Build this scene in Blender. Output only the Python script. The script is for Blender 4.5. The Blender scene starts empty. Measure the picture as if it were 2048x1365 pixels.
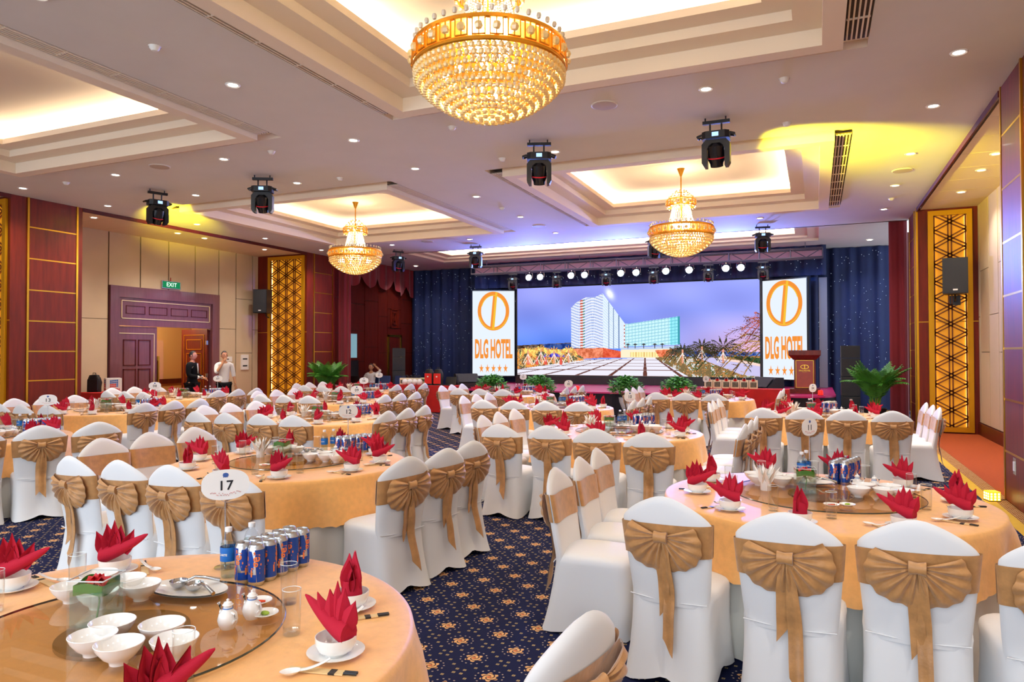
import bpy, math, random
import numpy as np
from mathutils import Vector, Matrix, Euler
random.seed(7); RNG = np.random.RandomState(5)
D = bpy.data; SC = bpy.context.scene; COL = SC.collection
PI = math.pi; rad = math.radians
sin, cos = math.sin, math.cos

# ---------------------------------------------------------------- camera
CAM_H = 1.70
_y, _p, _r = rad(23.3), rad(0.95), rad(-0.08)
_fw = Vector((-sin(_y)*cos(_p), cos(_y)*cos(_p), sin(_p))); _rt = Vector((cos(_y), sin(_y), 0)); _up = _rt.cross(_fw)
_r2 = _rt*cos(_r) + _up*sin(_r); _u2 = -_rt*sin(_r) + _up*cos(_r)
cd = D.cameras.new('camera'); cam = D.objects.new('camera', cd); COL.objects.link(cam)
cd.sensor_width = 36; cd.lens = 1410/2048*36; cd.clip_start = .05; cd.clip_end = 200
cam.matrix_world = Matrix(((_r2.x, _u2.x, -_fw.x, 0), (_r2.y, _u2.y, -_fw.y, 0), (_r2.z, _u2.z, -_fw.z, CAM_H), (0, 0, 0, 1)))
SC.camera = cam
# ---------------------------------------------------------------- exposure / renderer
vs = SC.view_settings
SC.display_settings.display_device = 'sRGB'
vs.view_transform = 'Standard'; vs.look = 'None'; vs.gamma = 1; vs.use_curve_mapping = False
vs.exposure = 0.28
cy = SC.cycles
cy.max_bounces = 6; cy.diffuse_bounces = 4; cy.glossy_bounces = 3; cy.transmission_bounces = 4; cy.transparent_max_bounces = 12
cy.caustics_reflective = False; cy.caustics_refractive = False; cy.sample_clamp_indirect = 4
cy.use_denoising = True
# ---------------------------------------------------------------- world: bluish fill added through the open, unseen back of the hall
W = D.worlds.new('world'); SC.world = W; W.use_nodes = True
W.node_tree.nodes['Background'].inputs[0].default_value = (.72, .84, 1, 1)
W.node_tree.nodes['Background'].inputs[1].default_value = 1.8

def lamp(name, kind, loc, energy, color, rot=(0, 0, 0), aim=None, size=.1, sizey=None, spot=60, blend=.6):
    l = D.lights.new(name, kind); l.energy = energy; l.color = color
    if kind == 'AREA':
        l.shape = 'RECTANGLE' if sizey else 'DISK'; l.size = size
        if sizey: l.size_y = sizey
    else: l.shadow_soft_size = size
    if kind == 'SPOT': l.spot_size = rad(spot); l.spot_blend = blend
    o = D.objects.new(name, l); COL.objects.link(o); o.location = loc
    o.rotation_euler = (Vector(aim)-Vector(loc)).to_track_quat('-Z', 'Y').to_euler() if aim is not None else rot
    return o
H = 4.77
WARM = (1, .80, .55); WARM2 = (1, .86, .68); COOLW = (.93, .95, 1)
K_COVE, K_DOWN, K_CHAN = 62, 125, 120
# cove strips: four area lamps on the ledge of each tray, facing up and inward
COFFERS = [(-5.1, .5, 2.1, 7.87), (-12.6, -6.95, 2.1, 7.87), (-5.1, .5, 10.67, 16.4), (-12.6, -6.95, 10.67, 16.4)]
def cove(x0, x1, y0, y1, d, z, e, col):
    cx, cy_ = (x0+x1)/2, (y0+y1)/2
    for (px, py, L, dx, dy) in ((x0+d, cy_, y1-y0-2*d, 1, 0), (x1-d, cy_, y1-y0-2*d, -1, 0), (cx, y0+d, x1-x0-2*d, 0, 1), (cx, y1-d, x1-x0-2*d, 0, -1)):
        o = lamp('cove_light', 'AREA', (px, py, z), e*L/4, col, size=.05, sizey=L)
        n = Vector((dx*.55, dy*.55, .84)).normalized()      # emission direction
        zax = -n; yax = Vector((dy, dx, 0)).normalized() if True else None
        yax = Vector((abs(dy), abs(dx), 0)); xax = yax.cross(zax); yax = zax.cross(xax)
        o.rotation_euler = Matrix((xax, yax, zax)).transposed().to_euler()
for c in COFFERS: cove(*c, .70, 5.02, K_COVE, WARM)
cove(-11.8, .1, 19.1, 21.45, .48, 5.0, 130, (1, .92, .85))
# recessed ceiling downlights (positions also used for their trims)
DX = [-13.5, -11.03, -8.57, -6.1, -3.63, -1.15, 1.37]; DY = [8.39, 10.1, 12.4, 14.66, 17.0]
DOWN = [(x, y, H) for y in (8.39, 10.1, 17.0) for x in DX] + [(x, y, H) for y in (12.4, 14.66) for x in (DX[0], DX[3], DX[6])]
DOWN += [(x, y, H) for y in (-.3, 1.6, 3.9, 6.1) for x in (DX[0], DX[3], DX[6])] + [(x, -.3, H) for x in (DX[1], DX[2], DX[4], DX[5])]
DOWN += [(-13.2, 21.9, 4.82), (1.4, 21.9, 4.82)]
NICHE_DOWN = [(-14.75, y, 4.73) for y in (10.7, 12.95, 13.8, 16.0)] + [(2.55, y, 4.73) for y in (12.75, 13.8, 15.55, 10.9)]
for p in DOWN + NICHE_DOWN:
    lamp('downlight_beam', 'SPOT', (p[0], p[1], p[2]-.03), K_DOWN, (1, .95, .90), size=.06, spot=125, blend=.9)
# chandelier lamps
CHAND = [(-2.33, 4.97), (-2.33, 13.55), (-9.79, 13.55)]
for x, y in CHAND:
    lamp('chandelier_bulbs', 'POINT', (x, y, 3.98), K_CHAN, (1, .82, .52), size=.16)
    lamp('chandelier_bulbs', 'POINT', (x, y, 4.42), K_CHAN*.3, (1, .82, .52), size=.08)
# coloured wash of the moving heads: yellow on both side niches, violet on the doorway and far pillar, blue on the stage ceiling
lamp('moving_beam', 'SPOT', (-11.3, 9.6, 3.93), 2400, (1, .86, .02), aim=(-15.0, 13.4, 5.75), size=.05, spot=36, blend=1)
lamp('moving_beam', 'SPOT', (-1.17, 9.6, 3.93), 2600, (1, .86, .03), aim=(2.5, 13.9, 5.7), size=.05, spot=50, blend=1)
lamp('moving_beam', 'SPOT', (-3.6, 9.6, 3.9), 2600, (.28, .14, 1), aim=(-16, 13.85, 2.25), size=.05, spot=11.5, blend=.4)
lamp('moving_beam', 'SPOT', (-1.2, 17.8, 3.85), 2200, (.22, .16, 1), aim=(-14.2, 18.1, 3.2), size=.05, spot=14, blend=.6)
lamp('moving_beam', 'SPOT', (-8, 9.5, 3.9), 260, (.1, .35, 1), aim=(2, 9.4, 3.0), size=.05, spot=16, blend=.5)
for x, y in ((-8.4, 21), (-5.3, 20.8), (-2.2, 21)):
    lamp('stage_wash', 'SPOT', (x, y, 4.15), 1700, (.16, .27, 1), aim=(x+.6, 15.5, 4.8), size=.1, spot=110, blend=1)
lamp('backdrop_wash', 'SPOT', (-1.0, 20.6, 4.2), 160, (.1, .35, 1), aim=(.9, 23.2, 2.4), size=.1, spot=70, blend=1)
lamp('backdrop_wash', 'SPOT', (-9.5, 20.6, 4.2), 120, (.1, .35, 1), aim=(-12, 23.2, 2.4), size=.1, spot=80, blend=1)
# unseen fill light added from the rear half of the hall
lamp('rear_fill_light', 'AREA', (-6, -5.5, 3.0), 400, (.80, .90, 1), aim=(-5.5, 8, 1.2), size=15, sizey=3.2)
lamp('corridor_light', 'POINT', (-17.3, 14.2, 2.9), 160, (1, .8, .55), size=.2)

# ---------------------------------------------------------------- helpers
def lin(c):
    if isinstance(c, str): c = tuple(int(c[i:i+2], 16)/255 for i in (0, 2, 4))
    return tuple((v/12.92 if v <= .04045 else ((v+.055)/1.055)**2.4) for v in c)
def newmat(name):
    m = D.materials.new(name); m.use_nodes = True; return m, m.node_tree.nodes, m.node_tree.links, m.node_tree.nodes['Principled BSDF']
MATS = {}
def mat(name, col, rough=.5, metal=0, spec=.5, emit=None, es=0, var=0, vscale=8, bump=0, bscale=60, sheen=0, coat=0, trans=0, stretch=None):
    m, N, L, b = newmat(name); c = lin(col)
    b.inputs['Base Color'].default_value = (*c, 1); b.inputs['Roughness'].default_value = rough; b.inputs['Metallic'].default_value = metal
    b.inputs['Specular IOR Level'].default_value = spec; b.inputs['Sheen Weight'].default_value = sheen; b.inputs['Coat Weight'].default_value = coat
    b.inputs['Coat Roughness'].default_value = .08; b.inputs['Transmission Weight'].default_value = trans
    if emit: b.inputs['Emission Color'].default_value = (*lin(emit), 1); b.inputs['Emission Strength'].default_value = es
    if var or bump:
        tc = N.new('ShaderNodeTexCoord'); mp = N.new('ShaderNodeMapping'); L.new(tc.outputs['Object'], mp.inputs[0])
        if stretch: mp.inputs['Scale'].default_value = stretch
        if var:
            n = N.new('ShaderNodeTexNoise'); n.inputs['Scale'].default_value = vscale; n.inputs['Detail'].default_value = 5; L.new(mp.outputs[0], n.inputs[0])
            r = N.new('ShaderNodeValToRGB'); L.new(n.outputs[0], r.inputs[0])
            r.color_ramp.elements[0].position = .3; r.color_ramp.elements[1].position = .7
            r.color_ramp.elements[0].color = (*[v*(1-var) for v in c], 1); r.color_ramp.elements[1].color = (*[min(1, v*(1+var)) for v in c], 1)
            L.new(r.outputs[0], b.inputs['Base Color'])
        if bump:
            n2 = N.new('ShaderNodeTexNoise'); n2.inputs['Scale'].default_value = bscale; n2.inputs['Detail'].default_value = 3; L.new(mp.outputs[0], n2.inputs[0])
            bp = N.new('ShaderNodeBump'); bp.inputs['Strength'].default_value = bump; bp.inputs['Distance'].default_value = .01; L.new(n2.outputs[0], bp.inputs['Height']); L.new(bp.outputs[0], b.inputs['Normal'])
    MATS[name] = m; return m
def emat(name, col, s):
    m, N, L, b = newmat(name); e = N.new('ShaderNodeEmission'); e.inputs[0].default_value = (*lin(col), 1); e.inputs[1].default_value = s
    L.new(e.outputs[0], N['Material Output'].inputs[0]); return m
def glassmat(name, tint, refl=.9, rough=.02, base=.02, k=.35):
    """thin clear glass: see-through with a fresnel reflection"""
    m, N, L, b = newmat(name); t = N.new('ShaderNodeBsdfTransparent'); t.inputs[0].default_value = (*tint, 1)
    g = N.new('ShaderNodeBsdfGlossy'); g.inputs['Roughness'].default_value = rough; g.inputs[0].default_value = (refl, refl, refl, 1)
    f = N.new('ShaderNodeFresnel'); f.inputs[0].default_value = 1.33
    gm = N.new('ShaderNodeNewGeometry'); im = N.new('ShaderNodeVectorMath'); im.operation = 'SCALE'
    ad = N.new('ShaderNodeMath'); ad.operation = 'MULTIPLY_ADD'; ad.use_clamp = True; ad.inputs[1].default_value = k; ad.inputs[2].default_value = base
    lw = N.new('ShaderNodeLayerWeight'); lw.inputs[0].default_value = .5; pw = N.new('ShaderNodeMath'); pw.operation = 'POWER'; pw.inputs[1].default_value = 3.2; L.new(lw.outputs['Facing'], pw.inputs[0]); L.new(pw.outputs[0], ad.inputs[0])
    N.remove(f); N.remove(gm); N.remove(im)
    mx = N.new('ShaderNodeMixShader'); L.new(ad.outputs[0], mx.inputs[0]); L.new(t.outputs[0], mx.inputs[1]); L.new(g.outputs[0], mx.inputs[2])
    L.new(mx.outputs[0], N['Material Output'].inputs[0]); return m
class MB:
    def __init__(s): s.v = []; s.f = []; s.m = []
    def add(s, vs, fs, mi=0):
        o = len(s.v); s.v += [tuple(v) for v in vs]; s.f += [tuple(i+o for i in f) for f in fs]; s.m += [mi]*len(fs); return s
    def box(s, x0, x1, y0, y1, z0, z1, mi=0):
        return s.add([(x, y, z) for z in (z0, z1) for y in (y0, y1) for x in (x0, x1)], [(0, 2, 3, 1), (4, 5, 7, 6), (0, 1, 5, 4), (2, 6, 7, 3), (0, 4, 6, 2), (1, 3, 7, 5)], mi)
    def cbox(s, c, d, mi=0, M=None):
        vs = [Vector((x*d[0]/2, y*d[1]/2, z*d[2]/2)) for z in (-1, 1) for y in (-1, 1) for x in (-1, 1)]
        if M is not None: vs = [M @ v for v in vs]
        return s.add([v+Vector(c) for v in vs], [(0, 2, 3, 1), (4, 5, 7, 6), (0, 1, 5, 4), (2, 6, 7, 3), (0, 4, 6, 2), (1, 3, 7, 5)], mi)
    def lathe(s, prof, n=20, c=(0, 0, 0), mi=0, cap=True):
        vs = [(c[0]+r*cos(2*PI*i/n), c[1]+r*sin(2*PI*i/n), c[2]+z) for r, z in prof for i in range(n)]; fs = []
        for k in range(len(prof)-1):
            for i in range(n):
                j = (i+1) % n; fs.append((k*n+i, k*n+j, (k+1)*n+j, (k+1)*n+i))
        if cap:
            if prof[0][0] > 1e-4: fs.append(tuple(range(n))[::-1])
            if prof[-1][0] > 1e-4: fs.append(tuple((len(prof)-1)*n+i for i in range(n)))
        return s.add(vs, fs, mi)
    def tube(s, pts, r, n=6, mi=0):
        pts = [Vector(p) for p in pts]; rs = r if isinstance(r, (list, tuple)) else [r]*len(pts); vs = []; fs = []
        for i, p in enumerate(pts):
            t = (pts[min(i+1, len(pts)-1)]-pts[max(i-1, 0)]).normalized(); a = t.cross(Vector((0, 0, 1)) if abs(t.z) < .9 else Vector((1, 0, 0))).normalized(); b = t.cross(a)
            vs += [p+(a*cos(2*PI*k/n)+b*sin(2*PI*k/n))*rs[i] for k in range(n)]
        for i in range(len(pts)-1):
            for k in range(n):
                j = (k+1) % n; fs.append((i*n+k, i*n+j, (i+1)*n+j, (i+1)*n+k))
        fs += [tuple(range(n))[::-1], tuple((len(pts)-1)*n+k for k in range(n))]
        return s.add(vs, fs, mi)
    def grid(s, fn, nu, nv, mi=0, closeu=False):
        vs = [fn(i/(nu if closeu else nu-1), j/(nv-1)) for j in range(nv) for i in range(nu)]; fs = []
        for j in range(nv-1):
            for i in range(nu if closeu else nu-1):
                k = (i+1) % nu; fs.append((j*nu+i, j*nu+k, (j+1)*nu+k, (j+1)*nu+i))
        return s.add(vs, fs, mi)
    def ball(s, c, r, n=6, m=4, mi=0, sz=1):
        prof = [(r*sin(PI*k/m), -r*sz*cos(PI*k/m)) for k in range(m+1)]; prof[0] = (r*.01, prof[0][1]); prof[-1] = (r*.01, prof[-1][1])
        return s.lathe(prof, n, c, mi)
    def prism(s, poly, z0, z1, mi=0):
        n = len(poly); return s.add([(x, y, z0) for x, y in poly]+[(x, y, z1) for x, y in poly], [tuple(range(n))[::-1], tuple(range(n, 2*n))]+[(i, (i+1) % n, n+(i+1) % n, n+i) for i in range(n)], mi)
    def xf(s, M): s.v = [tuple(M @ Vector(v)) for v in s.v]; return s
    def mesh(s, name, mats, smooth=35):
        me = D.meshes.new(name); me.from_pydata(s.v, [], s.f)
        for m in (mats if isinstance(mats, (list, tuple)) else [mats]): me.materials.append(m)
        if any(s.m): me.polygons.foreach_set('material_index', s.m)
        if smooth: me.shade_smooth(); me.set_sharp_from_angle(angle=rad(smooth))
        me.update(); return me
    def build(s, name, mats, parent=None, smooth=35, loc=None, rot=None):
        return link(name, s.mesh(name, mats, smooth), parent, loc, rot)
def link(name, me, parent=None, loc=None, rot=None):
    o = D.objects.new(name, me); COL.objects.link(o)
    if parent: o.parent = parent
    if loc is not None: o.location = loc
    if rot is not None: o.rotation_euler = rot
    return o
def empty(name, loc=(0, 0, 0), rz=0, rot=None):
    o = D.objects.new(name, None); COL.objects.link(o); o.location = loc; o.rotation_euler = rot or (0, 0, rz); o.empty_display_size = .1; return o
def tag(o, label, cat, group=None):
    o['label'] = label; o['category'] = cat
    if group: o['group'] = group
    return o
def struct(o): o['kind'] = 'structure'; return o
def stuff(o): o['kind'] = 'stuff'; return o
KIDS = {}
def kids(o):
    if o.name not in KIDS: KIDS[o.name] = [c for c in o.children]
    return KIDS[o.name]
def dup(src, loc, rz=0, label=None, group=None, rot=None, scale=None):
    r = src.copy(); COL.objects.link(r); r.location = loc; r.rotation_euler = rot or (0, 0, rz)
    if scale: r.scale = scale
    if label: r['label'] = label
    if group: r['group'] = group
    for ch in kids(src):
        c = ch.copy(); COL.objects.link(c); c.parent = r
        for g in kids(ch):
            d = g.copy(); COL.objects.link(d); d.parent = c
    return r
PROTO = {}
def place(key, make, loc, rz, label, cat, group, **kw):
    """first call builds the thing itself, later calls copy it"""
    if key not in PROTO:
        o = make(); PROTO[key] = o; o.location = loc; o.rotation_euler = kw.get('rot') or (0, 0, rz)
        if kw.get('scale'): o.scale = kw['scale']
    else: o = dup(PROTO[key], loc, rz, rot=kw.get('rot'), scale=kw.get('scale'))
    return tag(o, label, cat, group)
def text(s, size, m, parent, M, name='lettering', bold=0, ext=.001, sx=1, align='CENTER', sp=1):
    cu = D.curves.new('t', 'FONT'); cu.body = s; cu.size = size; cu.align_x = align; cu.align_y = 'CENTER'; cu.offset = bold; cu.extrude = ext; cu.resolution_u = 3; cu.space_character = sp
    o = D.objects.new('t', cu); COL.objects.link(o); dg = bpy.context.evaluated_depsgraph_get(); me = D.meshes.new_from_object(o.evaluated_get(dg))
    D.objects.remove(o); D.curves.remove(cu)
    me.transform(Matrix.Diagonal((sx, 1, 1, 1))); me.transform(M); me.materials.clear(); me.materials.append(m)
    return link(name, me, parent)
FACE = Matrix(((1, 0, 0, 0), (0, 0, -1, 0), (0, 1, 0, 0), (0, 0, 0, 1)))   # xy-plane text stood up to face -Y
def T(x, y, z): return Matrix.Translation((x, y, z))

# ---------------------------------------------------------------- materials
m_ceil = mat('ceiling_paint', 'dad6cf', .85, var=.02, vscale=2)
m_coff = mat('coffer_paint', 'efe0ca', .8)
m_soff = mat('soffit_panel', 'e8d4b4', .6)
m_slot = mat('slot_shadow', '4a3c32', .9)
m_dark = mat('dark_joint', '3a2218', .8)
m_wood = mat('mahogany', '6e1e0c', .42, spec=.3, var=.25, vscale=3, stretch=(6, 6, .6), coat=.06)
m_wood2 = mat('dark_mahogany', '541509', .42, spec=.3, var=.25, vscale=3, stretch=(6, 6, .6), coat=.06)
m_door = mat('door_mahogany', '70434a', .3, var=.15, vscale=3, stretch=(6, 6, .6), coat=.4)
m_gold = mat('brushed_gold', 'd8a63a', .28, 1)
m_goldp = mat('gold_frame_paint', 'd9a016', .35, .6)
m_cream = mat('cream_wall_panel', 'cdb594', .6, var=.03, vscale=2, bump=.05, bscale=200)
m_amber = mat('amber_backing', 'd08a1c', .5, emit='f0a020', es=.38)
m_lat = mat('lattice_wood', '7a3c0e', .5)
m_white = mat('white_plastic', 'ece8e0', .4)
m_black = mat('black_plastic', '15161a', .45)
m_black2 = mat('charcoal_grille', '26272b', .7, bump=.3, bscale=400)
m_red = mat('red_tablecloth', 'c01414', .8, var=.1, vscale=5)
m_chair = mat('white_spandex', 'e6e6e6', .75, sheen=.2, bump=.04, bscale=30)
m_sash = mat('gold_satin_sash', 'bd8850', .45, var=.16, vscale=22, bump=.15, bscale=70, sheen=.4)
m_cloth = mat('gold_tablecloth', 'f6b768', .5, var=.06, vscale=26, bump=.08, bscale=90, sheen=.3)
m_skirt = mat('cream_table_skirt', 'e9e6dc', .8)
m_china = mat('white_china', 'f2f0ec', .15, spec=.6)
m_nap = mat('crimson_napkin', 'b3042c', .85, bump=.1, bscale=150)
m_glass = glassmat('clear_glass', (.965, .97, .965), base=.03, k=.55)
m_rim = mat('glass_edge', 'dfe8e8', .1, spec=.8)
m_turn = glassmat('turntable_glass', (.80, .72, .56), base=.07, k=.45)
m_turnedge = mat('turntable_edge', '2c3833', .15, spec=.8)
m_disc = mat('turntable_plate', '9a7434', .5)
m_water = glassmat('water', (.82, .90, .84), base=.07, k=.3)
m_leaf = mat('leaf_green', '3f7d1e', .4)
m_rose = mat('red_rose', 'c20b1c', .5)
m_steel = mat('steel', 'c9c9c9', .15, 1)
m_alu = mat('can_aluminium', 'cfd2d6', .3, 1)
m_canblue = mat('can_blue', '1549a8', .3, .3)
m_canor = mat('can_orange', 'f07f3c', .5)
m_blue = mat('bottle_label_blue', '1c6fc4', .4)
m_pet = glassmat('bottle_plastic', (.94, .96, .98), base=.06, k=.3)
m_cap = mat('bottle_cap', 'f4f4f4', .4)
m_card = mat('sign_card', 'f4f4f2', .5)
m_ink = mat('sign_ink', '15171f', .6)
m_paper = mat('paper_tissue', 'f4f0e8', .8)
m_bamboo = mat('bamboo', 'e3c48c', .6)
m_lamp = emat('lamp_diffuser', 'fff6ea', 14)
m_led = emat('led_strip', 'ffd98a', 5)
m_plant = mat('foliage_green', '4f9636', .45, var=.3, vscale=9)
m_palm = mat('palm_green', '4a8a2c', .4, var=.3, vscale=5)
m_stem = mat('palm_stem', '9aa03a', .5)
m_navy = mat('navy_curtain', '0a1c48', .75, var=.15, vscale=3)
m_rcur = mat('red_curtain', '7a0618', .75, sheen=.3)
m_skin = mat('skin', 'c48a62', .55)
m_hair = mat('hair', '14100e', .6)

# ---------------------------------------------------------------- carpet with medallions
def carpet():
    m, N, L, b = newmat('navy_carpet'); b.inputs['Roughness'].default_value = .95; b.inputs['Specular IOR Level'].default_value = .1
    def mth(op, a, c=None, d=None):
        n = N.new('ShaderNodeMath'); n.operation = op
        for i, x in enumerate((a, c, d)):
            if x is None: continue
            if isinstance(x, (int, float)): n.inputs[i].default_value = x
            else: L.new(x, n.inputs[i])
        return n.outputs[0]
    tc = N.new('ShaderNodeTexCoord'); sp = N.new('ShaderNodeSeparateXYZ'); L.new(tc.outputs['Object'], sp.inputs[0])
    X = mth('ADD', sp.outputs[0], 2.47); Y = mth('ADD', sp.outputs[1], -4.61); A = .2505; q = 1/(A*math.sqrt(2))
    u = mth('MULTIPLY', mth('ADD', X, Y), q); v = mth('MULTIPLY', mth('SUBTRACT', X, Y), q)
    cu = mth('MULTIPLY', mth('SUBTRACT', u, mth('ROUND', u)), A); cv = mth('MULTIPLY', mth('SUBTRACT', v, mth('ROUND', v)), A)   # metres from the medallion
    r = mth('SQRT', mth('ADD', mth('MULTIPLY', cu, cu), mth('MULTIPLY', cv, cv))); th = mth('ARCTAN2', cv, cu)
    petal = mth('MULTIPLY_ADD', mth('COSINE', mth('MULTIPLY', th, 6)), .010, .044)
    med = mth('LESS_THAN', r, petal)
    curl = mth('GREATER_THAN', mth('SINE', mth('MULTIPLY_ADD', r, 260, mth('MULTIPLY', th, 3))), .55)
    core = mth('LESS_THAN', r, .012)
    ringr = mth('LESS_THAN', mth('ABSOLUTE', mth('SUBTRACT', r, .075)), .0042)
    ringt = mth('GREATER_THAN', mth('COSINE', mth('MULTIPLY', th, 15)), .55)
    dots = mth('MULTIPLY', ringr, ringt)
    def squares(a, bb):
        ea = mth('SUBTRACT', mth('ABSOLUTE', a), A/2); t = mth('DIVIDE', bb, A/4); ft = mth('MULTIPLY', mth('SUBTRACT', t, mth('ADD', mth('FLOOR', t), .5)), A/4)
        s = mth('ADD', mth('ABSOLUTE', ea), mth('ABSOLUTE', ft)); return s
    s = mth('MINIMUM', squares(cu, cv), squares(cv, cu)); sq = mth('LESS_THAN', s, .0125); sqi = mth('LESS_THAN', s, .005)
    nz = N.new('ShaderNodeTexNoise'); nz.inputs['Scale'].default_value = 400; L.new(tc.outputs['Object'], nz.inputs[0])
    def mixc(fac, a, c):
        n = N.new('ShaderNodeMix'); n.data_type = 'RGBA'
        if isinstance(fac, (int, float)): n.inputs[0].default_value = fac
        else: L.new(fac, n.inputs[0])
        for i, x in ((6, a), (7, c)):
            if isinstance(x, str): n.inputs[i].default_value = (*lin(x), 1)
            else: L.new(x, n.inputs[i])
        return n.outputs[2]
    c = mixc(nz.outputs[0], '141a3a', '20264c')
    c = mixc(sq, c, 'a8966c'); c = mixc(sqi, c, '6a6252'); c = mixc(dots, c, 'b7a795')
    mc = mixc(curl, 'e0b27c', '42303a'); mc = mixc(core, mc, 'c9744c'); c = mixc(med, c, mc)
    L.new(c, b.inputs['Base Color']); return m
m_carpet = carpet()
m_orange = mat('rust_carpet', '9e4a26', .95, spec=.1, var=.1, vscale=18, stretch=(1, 6, 1))
m_border = mat('border_gold', 'c9a13e', .95, spec=.1, var=.05)
def border_mat():
    m, N, L, b = newmat('border_pattern'); b.inputs['Roughness'].default_value = .95; b.inputs['Specular IOR Level'].default_value = .1
    tc = N.new('ShaderNodeTexCoord'); br = N.new('ShaderNodeTexBrick'); L.new(tc.outputs['Object'], br.inputs[0])
    br.inputs['Color1'].default_value = (*lin('d9b174'), 1); br.inputs['Color2'].default_value = (*lin('cfa05f'), 1); br.inputs['Mortar'].default_value = (*lin('5a1d12'), 1)
    br.inputs['Scale'].default_value = 1; br.inputs['Brick Width'].default_value = .05; br.inputs['Row Height'].default_value = .03; br.inputs['Mortar Size'].default_value = .007; L.new(br.outputs[0], b.inputs['Base Color']); return m
m_bpat = border_mat()

# ================================================================= SETTING
def floor_piece(x0, x1, y0, y1, m, name, kind=True, z=0, t=.02):
    o = MB().box(x0, x1, y0, y1, z-t, z).build(name, m, smooth=0); return struct(o) if kind else o
fl = floor_piece(-14.2, 1.75, -6, 23.4, m_carpet, 'floor')
fr = floor_piece(1.75, 1.87, -6, 23.4, m_border, 'trim_1'); fr2 = floor_piece(1.87, 2.03, -6, 23.4, m_bpat, 'trim_2')
floor_piece(2.03, 4.2, -6, 18.6, m_orange, 'floor_niche_right'); floor_piece(-19, -14.2, -6, 23.4, m_orange, 'floor_niche_left')
floor_piece(2.03, 4.2, 18.6, 23.4, m_carpet, 'floor_stage_side')
# main ceiling with rectangular openings
def holed(x0, x1, y0, y1, z, holes, name, m):
    xs = sorted({x0, x1} | {h[i] for h in holes for i in (0, 1)}); ys = sorted({y0, y1} | {h[i] for h in holes for i in (2, 3)}); b = MB()
    for i in range(len(xs)-1):
        for j in range(len(ys)-1):
            cx, cy_ = (xs[i]+xs[i+1])/2, (ys[j]+ys[j+1])/2
            if any(h[0] < cx < h[1] and h[2] < cy_ < h[3] for h in holes): continue
            b.add([(xs[i], ys[j], z), (xs[i+1], ys[j], z), (xs[i+1], ys[j+1], z), (xs[i], ys[j+1], z)], [(0, 1, 2, 3)])
    return struct(b.build(name, m, smooth=0))
ceil = holed(-14.2, 2.0, -6, 18.7, H, COFFERS, 'ceiling', m_ceil)
SCOF = (-11.8, .1, 19.1, 21.45)
holed(-14.2, 2.0, 18.7, 23.4, 4.83, [SCOF], 'ceiling_stage', m_ceil)
struct(MB().box(-14.2, 2.0, 18.62, 18.7, H, 4.86).build('trim_stage_step', m_coff, smooth=0))
def tray(x0, x1, y0, y1, steps, ztop, zt, name):
    """stepped tray: steps = [(inset, z)] from outside in, then a trough and the top panel"""
    b = MB()
    def ring(i, z, mi=0): return [(x0+i, y0+i, z), (x1-i, y0+i, z), (x1-i, y1-i, z), (x0+i, y1-i, z)]
    rr = [ring(d, z) for d, z in steps]
    for a, c in zip(rr[:-1], rr[1:]):
        b.add(a+c, [(k, (k+1) % 4, 4+(k+1) % 4, 4+k) for k in range(4)])
    b.add(ring(zt, ztop), [(0, 1, 2, 3)])
    o = b.build(name, m_coff, ceil, smooth=0)
    return o
for (x0, x1, y0, y1) in COFFERS:
    t = tray(x0, x1, y0, y1, [(0, 4.77), (0, 4.85), (.23, 4.85), (.23, 4.69), (.42, 4.69), (.42, 4.86), (.68, 4.87), (.68, 4.975), (.94, 4.975), (.94, 5.055), (.90, 5.055), (.90, 5.0), (.55, 5.0), (.55, 5.2)], 5.2, .55, 'coffer')
    for sx in (x0+.005, x1-.225):                       # linear diffusers along both long sides
        g = MB()
        for k in range(5): g.box(sx+.02+k*.042, sx+.035+k*.042, y0+.25, y1-.25, 4.762, 4.778)
        for k in range(int((y1-y0-.5)/.6)+1): g.box(sx+.01, sx+.21, y0+.25+k*.6, y0+.265+k*.6, 4.763, 4.778)
        g.build('diffuser_blades', m_coff, t, smooth=0)
        MB().box(sx, sx+.22, y0+.22, y1-.22, 4.778, 4.784).build('diffuser_slot', m_slot, t, smooth=0)
t = tray(*SCOF, [(0, 4.83), (0, 4.90), (.28, 4.90), (.28, 4.96), (.6, 4.96), (.6, 5.0), (.56, 5.0), (.56, 4.965), (.3, 4.965), (.3, 5.12)], 5.12, .3, 'coffer')
# rear walls of the shell
struct(MB().box(-14.4, 4.3, 23.4, 23.55, 0, 5.2).build('wall_back', m_wood2, smooth=0))
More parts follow.
